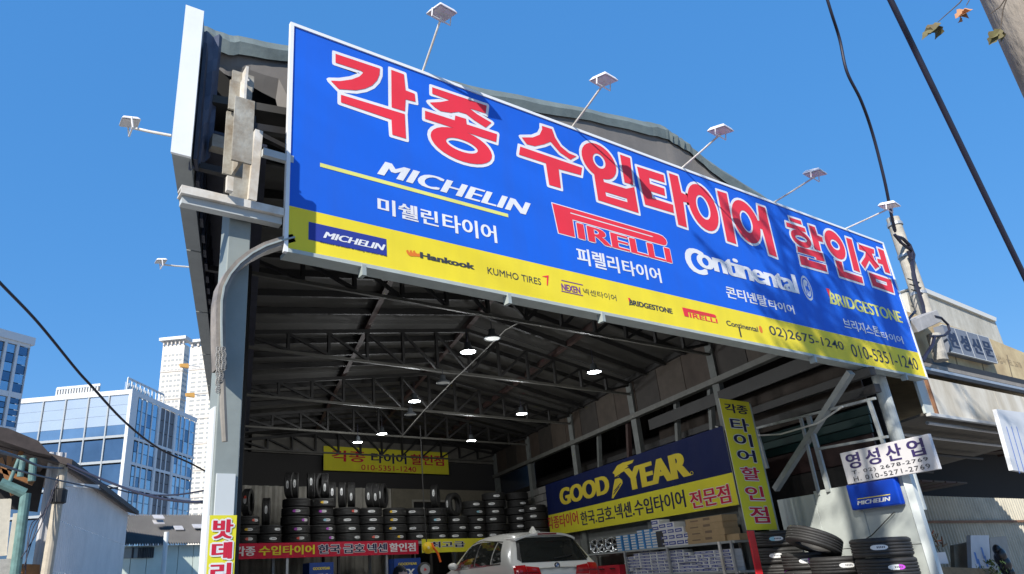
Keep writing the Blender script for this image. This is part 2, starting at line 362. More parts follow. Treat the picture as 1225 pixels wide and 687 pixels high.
# pipe frame above the grey wall
pf = thing('pipe_frame', 'grey welded pipe frame with diagonal brace above the panel wall', 'frame', tuple(EP(6.5,2)))
def pbar(a, b, w, m=mat('pipe_grey', (.30,.32,.31), .5, noise=.3), n='pipe'): build(MB().bar(epan(*a), epan(*b), w), n, m, pf)
pbar((905,512),(1047,476),.035); pbar((1039,477),(1062,545),.045); pbar((958,500),(980,592),.04); pbar((967,497),(992,588),.06)
pbar((1018,445),(928,585),.085, mat('brace_grey', (.27,.29,.28), .5, noise=.2), 'diagonal_brace'); pbar((978,537),(1062,522),.035); pbar((905,513),(918,560),.045)
build(MB().tube([epan(862,510)+EN*.1, epan(880,516)+EN*.1, epan(905,521)+EN*.1, epan(940,519)+EN*.1, epan(985,506)+EN*.1, epan(1015,486)+EN*.1], .014), 'hanging_cable', mat('pale_cable', (.5,.5,.47), .5), pf)
# round white post at the right of the opening
rp = tag(build(MB().tube([onY(1043,425,5.3), onY(1100,610,5.3)], .095, 16), 'round_post', mat('white_round_post', (.55,.58,.55), .5, noise=.25, scale=5)), 'round white steel post behind the white company sign', 'post')
# ---------------- tarpaulin over the front gable
tp = thing('roof_tarpaulin', 'grey green tarpaulin stretched over the front gable above the big sign', 'tarpaulin', (7, 5.3, 5.8))
tarp_hi = mat('tarpaulin_green_grey', (.155,.19,.185), .7, noise=.3, scale=2, bump=.5, bscale=5); tarp_lo = mat('tarpaulin_grey', (.19,.175,.16), .75, noise=.2, scale=2, bump=.3, bscale=3)
top_px = [(243,31),(262,37),(285,43),(350,56),(430,73),(500,88),(560,101),(640,117),(720,134),(770,144),(790,149),(800,155),(815,165),(830,178),(850,193),(870,207),(910,232),(940,250),(968,266),(1010,290)]
def interp(pts, n):
    out = []
    for a, b in zip(pts[:-1], pts[1:]):
        for i in range(n): out.append(a+(b-a)*i/n)
    return out+[pts[-1]]
T = interp([onY(*q, 5.45) for q in top_px], 4)
rows = [[], [], [], []]
for i, p in enumerate(T):
    w = .012*math.sin(i*1.7)+.012*math.sin(i*.63+1)+random.uniform(-.006,.006)
    wr = .02*math.sin(i*2.9) if 36 < i < 54 else 0
    rows[0].append(p+V((0,.9,.03+w))); rows[1].append(p+V((0,0,w*.6+wr*.6))); rows[2].append(p+V((0,-.07+wr,-.13+w))); rows[3].append(p+V((0,-.05,-.26-.02*math.sin(i*.35)+w*.8)))
mb = MB()
for a, b in zip(rows[:-1], rows[1:]):
    for i in range(len(T)-1): mb.quad(b[i], b[i+1], a[i+1], a[i])
build(mb, 'hem', tarp_hi, tp, smooth=True)
mb = MB(); lowz = []
for i, p in enumerate(T):
    q = rows[3][i]; depth = 1.0
    if p.x < 1.95: depth = .04 + .36*(max(0, p.x-1.2)/.75)
    lowz.append((q+V((0,.03,.03)), q+V((0,.06+.03*math.sin(i*.4),-depth*.5)), q+V((0,.1,-depth))))
for i in range(len(T)-1):
    for j in (0,1): mb.quad(lowz[i][j+1], lowz[i+1][j+1], lowz[i+1][j], lowz[i][j])
build(mb, 'gable_sheet', tarp_lo, tp, smooth=True)
navy = mat('navy_tarpaulin', (.075,.09,.14), .6, noise=.3, scale=3, bump=.5, bscale=4)
a = [onY(240,36,5.0), onY(266,44,5.2), onY(262,90,5.2), onY(259,150,5.2), onY(236,200,5.0), onY(228,180,4.98), onY(232,110,4.98)]
dz = MB(); N = 10; Lf = [onY(x_, y_, 5.0) for x_, y_ in ((236,36),(231,120),(224,205))]; Rt = [onY(x_, y_, 5.3) for x_, y_ in ((266,44),(262,115),(250,190))]
def q2(P, t): return P[0]*(1-t)*(1-t)*1+P[1]*2*t*(1-t)+P[2]*t*t
G = [[q2(Lf,i/N).lerp(q2(Rt,i/N), j/6)+V((0,.035*math.sin(j*2.1+i*.5),0)) for j in range(7)] for i in range(N+1)]
for i in range(N):
    for j in range(6): dz.quad(G[i+1][j],G[i+1][j+1],G[i][j+1],G[i][j])
build(dz, 'side_flap', navy, tp, smooth=True)
build(MB().box((1.42,5.75,4.95),(3.4,5.78,5.93)), 'roof_shade_board', mat('roof_shade_black', (.012,.012,.012), .9), shop)  # black board added as the shade under the roof, closes the sky gap
# ------------------------------------------------------------------ big signboard
Yf = 5.0
FS = Frame((0,Yf,0), X)
sx0, sx1 = onY(344,297,Yf).x, onY(1108,451,Yf).x; sz0, sz1 = onY(344,297,Yf).z, onY(356,33,Yf).z
zy = (onY(348,243,Yf).z + onY(1102,424,Yf).z)/2
sign = thing('main_signboard', 'huge blue and yellow banner signboard over the workshop opening', 'signboard', (sx0, Yf, sz0))
blue = flex('banner_blue', (.003,.12,.70)); yel = flex('banner_yellow', (.88,.71,.03)); red = flex('banner_red', (.83,.03,.055)); wht = flex('banner_white', (.82,.82,.84))
navy_i = flex('banner_navy_ink', (.02,.025,.13)); yb = flex('banner_pale_yellow', (.8,.78,.2)); greyi = flex('banner_grey_ink', (.04,.045,.06)); org = flex('banner_orange', (.8,.2,.02)); purp = flex('banner_purple', (.2,.05,.25))
def grid(mb, x0, x1, z0, z1, y, nx=20, mi=0):
    for i in range(nx):
        a = x0+(x1-x0)*i/nx; b = x0+(x1-x0)*(i+1)/nx; mb.quad((a,y,z0),(b,y,z0),(b,y,z1),(a,y,z1), mi=mi)
mb = MB(); grid(mb, sx0, sx1, zy, sz1, Yf); build(mb, 'blue_banner_face', blue, sign)
mb = MB(); grid(mb, sx0, sx1, sz0, zy, Yf); build(mb, 'yellow_banner_face', yel, sign)
build(MB().box((sx0+.01,Yf+.012,sz0+.03),(sx1-.03,Yf+.05,sz1-.03)), 'sign_back', mat('sign_back_board', (.3,.32,.3), .7), sign)
fw = .035
mf = MB().box((sx0-fw,Yf-.012,sz0-fw),(sx0,Yf+.03,sz1+fw)).box((sx1,Yf-.012,sz0-fw),(sx1+fw,Yf+.03,sz1+fw)).box((sx0,Yf-.012,sz1),(sx1,Yf+.03,sz1+fw))
for i in range(1, 6):
    xx = sx0+(sx1-sx0)*i/6; build(MB().box((xx-.004,Yf-.0012,sz0),(xx+.004,Yf-.0004,sz1)), 'seam', flex('seam_blue', (.003,.09,.55)), sign) if False else None
build(mf, 'edge_frame', mat('white_aluminium', (.75,.76,.76), .35), sign)
build(MB().box((sx0,Yf-.014,sz0-.035),(sx1,Yf+.16,sz0)), 'bottom_frame', mat('bottom_rail_grey', (.42,.46,.43), .5, noise=.15), sign)
for q in (435, 610, 720, 960, 1060):
    xx = onY(q, 380, Yf).x; build(MB().box((xx-.02,Yf-.03,sz0-.12),(xx+.02,Yf+.05,sz0-.02)), 'bracket', paint_grey, sign)
# the ten large characters, stroke by stroke
def C(o, s, pts): return [(o[0]+x/s, o[1]+y/s) for x, y in pts]
c3 = ((340,20), 4.04); cA = ((490,60), 4.905); c5 = ((600,120), 4.04); c7 = ((860,200), 4.04)
ST = {
 0: [(c3,[(246,178),(462,250),(460,280),(448,308),(425,332),(390,348),(345,356),(262,350),(222,308),(270,310),(325,302),(362,288),(380,270),(370,262),(246,222)]),
     (c3,[(515,255),(578,278),(586,355),(630,372),(634,412),(586,400),(583,458),(517,438)]),
     (c3,[(272,376),(582,470),(588,590),(520,570),(516,497),(272,414)])],
 1: [(cA,[(130,216),(452,325),(446,372),(352,342),(395,375),(480,425),(445,455),(375,410),(330,375),(285,362),(240,368),(180,358),(145,335),(115,306),(180,303),(232,293),(130,255)]),
     (cA,[(88,354),(262,410),(265,382),(330,402),(334,434),(512,492),(507,540),(88,402)])],
 2: [(c5,[(193,122),(243,138),(258,180),(285,222),(325,255),(362,270),(332,287),(280,252),(235,200),(205,212),(160,222),(120,212),(95,178),(150,178),(182,165),(194,140)]),
     (c5,[(88,222),(388,325),(383,362),(275,332),(286,425),(228,408),(212,304),(82,262)])],
 3: [(c5,[(570,260),(620,278),(636,410),(592,396)]),
     (c5,[(445,355),(488,370),(494,394),(600,426),(640,418),(662,545),(465,482)])],
 4: [(c5,[(652,318),(782,360),(788,398),(712,374),(716,402),(785,425),(790,462),(722,440),(728,472),(828,504),(832,545),(692,503)]),
     (c5,[(806,350),(850,365),(868,445),(895,458),(903,495),(877,490),(895,615),(852,600)])],
 5: [(c7,[(-11,111),(36,126),(84,372),(38,356)])],
 6: [(c7,[(185,182),(222,195),(280,435),(242,420),(208,300),(168,284),(162,250),(194,258)])],
 7: [(c7,[(338,240),(394,258),(400,278),(344,260)]), (c7,[(322,264),(414,294),(420,316),(326,286)]),
     (c7,[(432,278),(462,288),(474,328),(498,338),(502,362),(480,356),(492,406),(461,396)]),
     (c7,[(376,380),(498,414),(510,456),(424,436),(428,446),(515,472),(522,506),(396,470),(386,424),(470,446),(466,434),(380,408)])],
 8: [(c7,[(612,338),(640,348),(682,508),(650,496)]), (c7,[(560,447),(592,456),(602,502),(690,530),(697,562),(582,526)])],
 9: [(c7,[(672,370),(748,396),(750,418),(738,416),(752,450),(775,478),(755,492),(725,450),(715,470),(705,490),(685,462),(705,432),(708,408),(676,395)]),
     (c7,[(765,390),(795,402),(828,515),(802,506),(790,470),(768,462),(762,440),(782,445)]), (c7,[(722,507),(830,544),(845,608),(742,572)])]}
HOLES = {(3,1): (c5,[(500,442),(604,474),(607,492),(504,462)]), (9,2): (c7,[(755,537),(808,554),(812,572),(760,554)])}
RINGS = {1: [(cA,(306,560),(482,615),(300,468),(398,592),(304,524))], 3: [(c5,(470,293),(552,322),(463,212),(500,304),(466,258))], 5: [(c5,(973,516),(1044,545),(966,412),(1006,530),(968,460))],
 6: [(c7,(131,262),(196,286),(120,165),(160,274),(123,210))], 7: [(c7,(396,345),(444,362),(392,306),(424,354),(394,331))], 8: [(c7,(560,374),(606,390),(552,310),(582,384),(556,350))]}
for ci in range(10):
    mr, mw = MB(), MB(); d = .003; comps = []
    for k, ((o, s), pts) in enumerate(ST[ci]):
        lp = [FS.uv(*q) for q in C(o, s, pts)]; hl = []
        if (ci, k) in HOLES: (o2, s2), hp = HOLES[(ci, k)]; hl = [[FS.uv(*q) for q in C(o2, s2, hp)]]
        comps.append((lp, hl))
    for (o, s), c, r1, t1, r2, t2 in RINGS.get(ci, []):
        c, r1, t1, r2, t2 = [FS.uv(*C(o, s, [q])[0]) for q in (c, r1, t1, r2, t2)]
        comps.append((ringpts(c, r1[0]-c[0], t1[1]-c[1]), [ringpts(c, r2[0]-c[0], t2[1]-c[1])]))
    for k, (lp, hl) in enumerate(comps):
        if area(lp) < 0: lp = lp[::-1]
        poly_fill(mw, FS, [grow(lp, .036)] + [grow(h, -.03)[::-1] for h in hl], .002+k*.0004, 0)
        poly_fill(mr, FS, [grow(lp, -.002)] + [h if area(h) < 0 else h[::-1] for h in hl], .0055+k*.0004, 0)
    w_ = build(mw, 'character_outline', wht, sign); build(mr, 'character', red, sign)
def sgn(body, bl, br, tl, m, mats=None, **k):
    mb = MB(); text_px(FS, body, bl, br, tl, mb, **k); return build(mb, 'lettering', mats or [m], sign)
def cp(o, s, x, y): return (o[0]+x/s, o[1]+y/s)
# (crop 4: origin 340,150 scale 3.8167)
k4 = lambda x, y: cp((340,150), 3.8167, x, y)
sgn('MICHELIN', k4(432,228), k4(1125,410), k4(462,165), wht, off=.0, bold=.019, shear=.35, depth=.003, space=1.07)
mb = MB(); a = FS.uv(*k4(163,178)); b = FS.uv(*k4(1022,412)); zz = (a[1]+b[1])/2
mb.quad(FS.pt(a[0],zz-.02,.003),FS.pt(b[0],zz-.02,.003),FS.pt(b[0],zz+.02,.003),FS.pt(a[0],zz+.02,.003)); build(mb, 'underline', yb, sign)
sgn('미쉘린', k4(428,392), k4(704,470), k4(432,326), wht, off=.012, bold=.004, depth=.003)
sgn('타이어', k4(726,475), k4(972,540), k4(730,398), wht, off=.012, bold=.004, depth=.003)
mb = MB(); q = [FS.uv(*k4(*p)) for p in ((110,520),(468,582),(470,530),(112,458))]; poly_fill(mb, FS, [[(q[0][0],q[0][1]),(q[1][0],q[0][1]+.0),(q[1][0],q[0][1]+.17),(q[0][0],q[0][1]+.17)]], .002, 0)
text_px(FS, 'MICHELIN', k4(180,515), k4(460,570), k4(190,485), mb, mi=1, off=0, bold=.006, shear=.3, depth=.004)
text_px(FS, 'Because so much is riding on your tires', k4(165,540), k4(470,600), k4(165,526), mb, mi=2, off=0, depth=.002); build(mb, 'lettering', [flex('logo_navy', (.02,.04,.3)), wht, greyi], sign)
mb = MB()
for j in range(3):
    c0 = FS.uv(*k4(600-10*j, 588)); pts = []
    for t in range(9): a = math.pi*(1.0+t/8*.75); pts.append((c0[0]+.05*math.cos(a)-j*.012+.02, c0[1]+.03+.05*math.sin(a)))
    for t in range(8, -1, -1): a = math.pi*(1.0+t/8*.75); pts.append((c0[0]+.028*math.cos(a)-j*.012+.02, c0[1]+.04+.028*math.sin(a)))
    poly_fill(mb, FS, [pts], .002+j*.0003, 0)
build(mb, 'logo', org, sign)
sgn('Hankook', k4(622,607), k4(868,655), k4(626,578), greyi, off=.02, bold=.005, depth=.003)
k6 = lambda x, y: cp((600,230), 4.04, x, y)
sgn('KUMHO TIRES', (583.5,329), k6(190,440), (585,319.5), greyi, off=.0, depth=.003)
mb = MB(); p0 = FS.uv(*k6(193,405)); poly_fill(mb, FS, [[(p0[0],p0[1]),(p0[0]+.1,p0[1]+.03),(p0[0]+.07,p0[1]-.09),(p0[0]+.055,p0[1]-.09),(p0[0]+.07,p0[1]+.0)]], .003, 0); build(mb, 'logo', red, sign)
sgn('NEXEN', k6(292,474), k6(380,485), k6(292,440), purp, off=.005, bold=.003, depth=.003)
mb = MB()
for y_ in (426, 478): p0 = FS.uv(*k6(288,y_)); poly_fill(mb, FS, [[(p0[0],p0[1]),(p0[0]+.31,p0[1]),(p0[0]+.31,p0[1]+.01),(p0[0],p0[1]+.01)]], .003, 0)
build(mb, 'logo_rule', purp, sign)
sgn('넥센타이어', k6(396,495), k6(555,520), k6(398,462), greyi, off=.0, depth=.003)
def bstone(bl, br, tl, m1, m2):
    sgn('BRIDGESTONE', bl, br, tl, m1, off=.008, bold=.01 if m1 != greyi else .004, depth=.003)
    a = FS.uv(*bl); t = FS.uv(*tl); h = t[1]-a[1]; mb = MB()
    poly_fill(mb, FS, [[(a[0]-.22*h,a[1]+h*1.25),(a[0]+h*.25,a[1]+h*1.25),(a[0]-.05*h,a[1]+h*.5)]], .0045, 0); build(mb, 'logo', m2, sign)
    mb = MB(); poly_fill(mb, FS, [[(a[0]+h*.28,a[1]+h*1.25),(a[0]+h*.34,a[1]+h*1.0),(a[0],a[1]),(a[0]-h*.22,a[1])]], .004, 0); build(mb, 'logo', m1, sign)
bstone(k6(620,545), k6(825,583), k6(622,518), greyi, red)
def pirelli(bl, br, tl, m, mo):
    a = FS.uv(*bl); b = FS.uv(*br); t = FS.uv(*tl); u0, u1, v0, v1 = a[0], b[0], (a[1]+b[1])/2, t[1]; W = u1-u0; H = v1-v0
    f = lambda pts: [(u0+x*W, v0+y*H) for x, y in pts]
    bar = f([(0,1),(.93,1),(.97,.97),(.995,.88),(1.0,.76),(.995,.66),(.975,.6),(.18,.6),(.19,.86),(.85,.86),(.875,.80),(.85,.76),(.22,.76),(.225,.70),(.88,.70),(.9,.78),(.88,.9),(.14,.9),(.14,.0),(.02,.0)])
    bar = f([(0,1),(.93,1),(.97,.97),(.995,.88),(1.0,.78),(.99,.68),(.965,.62),(.15,.62),(.15,0),(.02,0)]); hole = f([(.14,.86),(.14,.82),(.86,.82),(.875,.84),(.86,.86)])
    mb = MB()
    poly_fill(mb, FS, [grow(bar, .012)], .002, 1) if mo else None; poly_fill(mb, FS, [bar[::-1] if area(bar) < 0 else bar, hole], .0035, 0)
    text_uv(FS, 'IRELLI', (u0+.19*W, v0, u1, v0+.54*H), mb, mi=0, mo=1, outline=.012 if mo else 0, bold=(.022 if mo else .012)*W/1.7, off=.0, depth=.003)
    build(mb, 'lettering', [m, mo or m], sign)
pirelli(k6(262,190), k6(818,342), k6(245,52), red, wht)
pirelli(k6(880,598), k6(1043,630), k6(877,556), red, None)
sgn('피렐리', k6(370,345), k6(572,390), k6(372,265), wht, off=.012, bold=.004, depth=.003)
sgn('타이어', k6(590,392), k6(775,440), k6(593,325), wht, off=.012, bold=.004, depth=.003)
def conti(C_, rest, m, ring=True):
    sgn('C', *C_, m, off=.012 if ring else 0, bold=.022 if ring else .003, depth=.003); sgn('ontinental', *rest, m, off=.012 if ring else 0, bold=.018 if ring else .001, depth=.004, space=.92)
k7 = lambda x, y: cp((860,200), 4.04, x, y)
conti(((824,324.5),(846,330),(826,296)), ((836,318),(956,352.5),(838,296)), wht)
mb = MB(); cc = FS.uv(*k7(425,583)); poly_fill(mb, FS, [ringpts(cc, .125, .195)], .002, 0); poly_fill(mb, FS, [ringpts(cc, .10, .16), ringpts(cc, .085, .135)[::-1]], .003, 1)
hp = [(-.05,-.08),(-.03,-.03),(-.04,.01),(-.02,.03),(.02,.02),(.03,.06),(.05,.08),(.06,.05),(.045,.03),(.05,-.01),(.07,-.03),(.05,-.04),(.03,-.03),(.02,-.08),(.01,-.08),(.01,-.03),(-.01,-.02),(-.03,-.08)]
poly_fill(mb, FS, [[(cc[0]+x*.95, cc[1]+y*1.2) for x, y in hp]], .0035, 1); build(mb, 'emblem', [flex('emblem_white', (.6,.65,.75)), blue], sign)
sgn('콘티넨탈', k7(40,625), k7(238,680), k7(42,575), wht, off=.012, bold=.004, depth=.003)
sgn('타이어', k7(246,680), k7(368,712), k7(250,640), wht, off=.012, bold=.004, depth=.003)
k8 = lambda x, y: cp((860,320), 4.04, x, y)
bstone(k8(545,175), k8(888,268), k8(545,120), yb, red)
sgn('브리지스톤', k8(608,290), k8(785,340), k8(610,245), wht, off=.01, bold=.003, depth=.003); sgn('타이어', k8(790,345), k8(893,368), k8(793,310), wht, off=.01, bold=.003, depth=.003)
sgn('Continental', k8(40,285), k8(188,303), k8(42,255), greyi, off=.0, bold=.003, depth=.003)
mb = MB(); cc = FS.uv(*k8(202,298)); poly_fill(mb, FS, [ringpts(cc, .035, .05)], .002, 0); build(mb, 'emblem', org, sign)
mb = MB(); p0 = FS.uv(*k8(107,335)); poly_fill(mb, FS, [[(p0[0]-.015,p0[1]),(p0[0]+.015,p0[1]),(p0[0]+.015,p0[1]+.13),(p0[0]-.015,p0[1]+.13)]], .003, 0); build(mb, 'mark', black, sign)
sgn('02)2675-1240', k8(250,330), k8(613,418), k8(250,280), greyi, off=.004, depth=.003)
sgn('010-5351-1240', k8(648,425), k8(970,500), k8(648,370), greyi, off=.004, depth=.003)
# floodlights standing off the big sign
lampw = mat('lamp_housing_white', (.72,.70,.70), .4); lens = mat('lamp_lens', (.6,.58,.58), .2)
def flood(label, B, H, fwd, side, grp, rail=white_steel, k=1.0):
    t = thing('floodlight', label, 'floodlight', tuple(B), grp)
    B, H = V(B), V(H); build(MB().tube([B, B.lerp(H,.5)+V((0,0,-.004)), H], .0125, 8), 'arm', rail, t)
    f = V(fwd).normalized(); sd = V(side).normalized(); n = f.cross(sd).normalized()
    if n.z < 0: n = -n
    c = H + n*.05; w, l, h = .12*k, .15*k, .04*k
    # shallow tapered housing, open yoke underneath
    top = [c+sd*(a*w*.75)+f*(b*l*.6)+n*h for a, b in ((-1,-1),(1,-1),(1,1),(-1,1))]; bot = [c+sd*(a*w)+f*(b*l*.85)-n*h*.3 for a, b in ((-1,-1),(1,-1),(1,1),(-1,1))]
    build(MB().hexa(bot+top), 'housing', lampw, t, bevel=.01)
    g2 = [q-n*.006 for q in bot]; ce = sum(g2, V())/4; build(MB().quad(*[ce+(q-ce)*.85 for q in g2][::-1]), 'lens', lens, t)
    build(MB().tube([c-sd*w*1.02, c-sd*w*1.02-n*.09, c+sd*w*1.02-n*.09, c+sd*w*1.02], .008, 6), 'yoke', lampw, t)
fl_px = [((505,85),(528,20)), ((683,150),(722,100)), ((815,203),(862,160)), ((925,243),(975,211)), ((1011,277),(1064,249))]
pos = ['nearest the left end of the big sign', 'second from the left above the big sign', 'in the middle of the row above the big sign', 'second from the right above the big sign', 'at the right end above the big sign']
for i, (b, h) in enumerate(fl_px):
    B = onY(*b, Yf+.02); B.z = sz1+fw; d = ray(*h); t = B.x/d.x
    Hp = EYE+d*t
    if i > 1: Hp = EYE + d*((Yf-.62-.02*i)/d.y)
    flood('white floodlight '+pos[i], B, Hp, (.1,-1,-.22), (1,.1,0), 'floodlights along the top of the big sign')
# ------------------------------------------------------------------ side signboard on the left edge
ss = thing('side_signboard', 'long side signboard seen edge on along the left eave with white end', 'signboard', tuple(onY(205,180,4.9)))
nb = onY(204,181,4.9); nt_ = onY(222,5,4.9); th = .155
far = onZ(262,545,nb.z); Ls = (far.y-nb.y)/S.y
u = X*th; zt_ = nt_.z - nb.z
build(MB().obox((nb.x,4.9,nb.z), u, UP*zt_, S*.03), 'end_cap', mat('end_cap_white', (.82,.84,.84), .4, noise=.06), ss)
for k in range(8):
    a_, b_ = Ls*k/8, Ls*(k+1)/8-.03
    build(MB().obox(V((nb.x+.005,4.9,nb.z+.004))+S*(.032+a_), u*.93, UP*(zt_-.02), S*(b_-a_)), 'sign_segment', mat('side_sign_grey', (.32,.34,.33), .6, noise=.15), ss)
cl = MB()
for k in range(40):
    s0 = .1+k*(Ls-.4)/40; cl.obox(V((nb.x+th+.01,4.9,nb.z+.05))+S*s0, X*.03, UP*(zt_-.3), S*.18)
build(cl, 'back_ribs', rib_dark, ss, kind='stuff')
build(MB().obox(V((nb.x+th,4.9+.4,nb.z+.55)), X*.75, UP*.03, S*(Ls-1)), 'soffit', rib_dark, ss)
for k in range(7): build(MB().bar(V((nb.x+th,5.2,nb.z+.12))+S*(k*2.1), V((nb.x+th+.55,5.2,nb.z+.12))+S*(k*2.1), .06), 'bracket', steel_dark, ss)
e1 = V((nb.x, 5.2, 4.85)); flood('floodlight on a short arm left of the side signboard near its top', onY(205,162,5.2), onY(156,152,5.35), (-1,0,-.2), (0,1,0), 'floodlights beside the left side signboard', k=.62)
flood('small floodlight on a short arm lower down left of the side signboard', onY(226,319,9.5), onY(193,316,9.5), (-1,0,-.2), (0,1,0), 'floodlights beside the left side signboard', k=.62)
# ------------------------------------------------------------------ left column, beam stubs, arched rail
colm = mat('column_grey_green', (.25,.28,.265), .5, noise=.18, scale=2.5, bump=.08)
lc = thing('steel_column', 'grey green steel front column with stacked beam stubs left of the big sign', 'column', (1.5, 5.0, 0))
def pxbox(pts, Y, d, name, m, parent, bevel=0):   # four picture corners at depth Y, extruded back by d
    q = [onY(*p_, Y) for p_ in pts]
    return build(MB().hexa([q[3], q[2], q[2]+V((0,d,0)), q[3]+V((0,d,0)), q[0], q[1], q[1]+V((0,d,0)), q[0]+V((0,d,0))]), name, m, parent, bevel=bevel)
cx0, cx1 = onY(275,300,5.15).x, onY(299,300,5.15).x
build(MB().box((cx0-.02,5.15,0),(cx1+.0,5.37,4.15)), 'shaft', colm, lc, bevel=.008)
build(MB().box((cx0-.036,5.17,0),(cx0-.022,5.3,2.35)), 'lit_face_strip', mat('lit_face_white', (.66,.68,.68), .4), lc)  # white strip paints in the column's sunlit left face
build(MB().box((cx0+.0,5.125,1.55),(cx1-.03,5.147,1.86)), 'cover_plate', mat('plate_grey', (.5,.53,.53), .45), lc)
stubm = mat('beam_stub_paint', (.40,.39,.34), .6, col2=(.22,.18,.13), scale=5, bump=.2)
def hstub(px0, px1, y0, y1, Y, d, tee=False, back=-.13):
    Y += back; a = onY(px0,y1,Y); b = onY(px1,y0,Y); x0, x1, z0, z1 = a.x, b.x, a.z, b.z; c = (x0+x1)/2
    if tee:
        o = build(MB().box((x0,Y+d,z0),(x1,Y+d+.02,z1)), 'beam_stub', stubm, lc); build(MB().box((c-.01,Y,z0),(c+.01,Y+d,z1)).box((c-.02,Y-.004,z0),(c+.02,Y,z0+.02)), 'web', white_steel, o); return
    o = build(MB().box((x0,Y,z0),(x1,Y+.02,z1)), 'beam_stub', stubm, lc)
    build(MB().box((c-.012,Y+.02,z0),(c+.012,Y+d,z1)), 'web', stubm, o); build(MB().box((x0,Y+d,z0),(x1,Y+d+.02,z1)), 'flange', stubm, o)
hstub(277,305,121,190,4.72,.22); hstub(279,308,93,119,4.78,.12,True); hstub(282,309,83,92,4.88,.10,True); hstub(275,300,197,238,5.10,.2,back=0); hstub(277,303,190,197,5.12,.12,True,0)
build(MB().bar(onY(309,157,5.08), onY(301,240,5.08), .05, .07), 'angle_post', white_steel, lc)
build(MB().bar(onY(252,170,5.2), onY(282,178,5.2), .1, .12), 'cross_beam', stubm, lc)
build(MB().bar(onY(314,182,5.02), onY(350,192,5.02), .05, .07), 'cross_rail', mat('rail_grey', (.45,.47,.46), .5), lc)
A_, B_ = onY(217,225,5.0), onY(349,256,5.0)
sx0 = onY(344,297,5.0).x
build(MB().box((A_.x,5.0,A_.z-.035),(sx0-.04,5.02,A_.z+.035)).box((A_.x,5.02,A_.z+.017),(sx0-.04,5.12,A_.z+.035)).box((A_.x,5.02,A_.z-.035),(sx0-.04,5.12,A_.z-.017)), 'channel_beam', white_steel, lc)
build(MB().box((A_.x+.02,5.04,A_.z-.10),(sx0-.04,5.12,A_.z-.037)), 'channel_shade_rail', mat('rail_grey', (.45,.47,.46), .5), lc)
build(MB().bar(onY(275,211,4.96), onY(274,229,4.96), .05, .05), 'upright_tab', white_steel, lc)
# arched rail
ar = thing('arched_rail', 'brown grey curved door rail bending down beside the steel column', 'rail', tuple(onY(262,420,4.85)))
path = [(352,284),(336,288),(318,294),(301,303),(286,315),(275,328),(267.5,343),(264.5,360),(264,385),(264.5,410),(266,440)]
pts = [onY(*q, 5.0) for q in path]
mb = MB(); prev = None
railm = mat('rail_brown_grey', (.30,.26,.22), .5, noise=.45, scale=5, bump=.15)
hw = .036
for i, p_ in enumerate(pts):
    d_ = (pts[min(i+1,len(pts)-1)]-pts[max(i-1,0)]).normalized(); nn = V((-d_.z,0,d_.x))
    ring_ = [p_+nn*hw, p_+nn*hw+V((0,.14,0)), p_-nn*hw+V((0,.14,0)), p_-nn*hw]
    if prev:
        for j in range(4): mb.quad(prev[j], prev[(j+1)%4], ring_[(j+1)%4], ring_[j])
    prev = ring_
build(mb, 'curved_channel', railm, ar)
mb = MB()
for i in range(len(pts)-1): mb.bar(pts[i]+V((0,-.012,0)), pts[i+1]+V((0,-.012,0)), .014, .014, up=(0,1,0))
build(mb, 'front_lip', paint_grey, ar)
ch = thing('hanging_chain', 'bundle of grey hoist chain hanging beside the steel column', 'chain', tuple(onY(265,420,4.8)))
linkm = MB(); lp = []
linkm.lathe([(.014+.004*math.cos(a_), .004*math.sin(a_)) for a_ in [i*math.pi/3 for i in range(6)]], n=10, closed=True); lmesh = linkm.mesh('link', mat('chain_dull', (.24,.23,.21), .5, .3), True)
for s_ in range(3):
    for i in range(24 - s_*6):
        q = onY(261+s_*3.4+.7*math.sin(i*1.3+s_*2)+random.uniform(-.4,.4), 417+i*2.2, 4.98-.01*s_); o = bpy.data.objects.new('link', lmesh); COL.objects.link(o); o.parent = ch; o.location = q-ORG[ch.name]; o.rotation_euler = (math.pi/2, (i % 2)*math.pi/2, 0)
build(MB().tube([onY(266,445,4.99), onY(267,490,4.99), onY(269,528,4.99)], [.02,.026,.022]), 'cloth_sleeve', mat('dusty_cloth', (.25,.23,.2), .9, noise=.3), ch)
# vertical banner on the column
def banner(name, label, cat, fr, quad, mats_faces, texts, mats, wav=.0):
    """quad: u0,v0,u1,v1 ; mats_faces: list of (v0,v1,mi)"""
    u0, v0, u1, v1 = quad; t = thing(name, label, cat, tuple(fr.pt(u0, v0)))
    for a_, b_, m in mats_faces:
        mb = MB(); n_ = 12
        for i in range(n_):
            mb.quad(fr.pt(u0+(u1-u0)*i/n_,a_), fr.pt(u0+(u1-u0)*(i+1)/n_,a_), fr.pt(u0+(u1-u0)*(i+1)/n_,b_), fr.pt(u0+(u1-u0)*i/n_,b_))
        build(mb, 'banner_cloth', m, t)
    build(MB().hexa([fr.pt(u0,v0,-.012), fr.pt(u1,v0,-.012), fr.pt(u1,v0,-.002), fr.pt(u0,v0,-.002), fr.pt(u0,v1,-.012), fr.pt(u1,v1,-.012), fr.pt(u1,v1,-.002), fr.pt(u0,v1,-.002)]), 'banner_back', mat('banner_back', (.5,.5,.45), .7), t)
    for body, box, kw in texts:
        mb = MB(); text_uv(fr, body, box, mb, **{k_: v_ for k_, v_ in kw.items() if k_ != 'm'}); build(mb, 'lettering', kw['m'], t)
    return t
fyel = flex('small_banner_yellow', (.72,.66,.04), amt=.4); fred = flex('small_banner_red', (.55,.02,.05), amt=.4); fnavy = flex('small_banner_navy', (.003,.010,.07), amt=.5); fwht = flex('small_banner_white', (.75,.75,.75), amt=.4); fblk = flex('small_banner_ink', (.02,.02,.07), amt=.4)
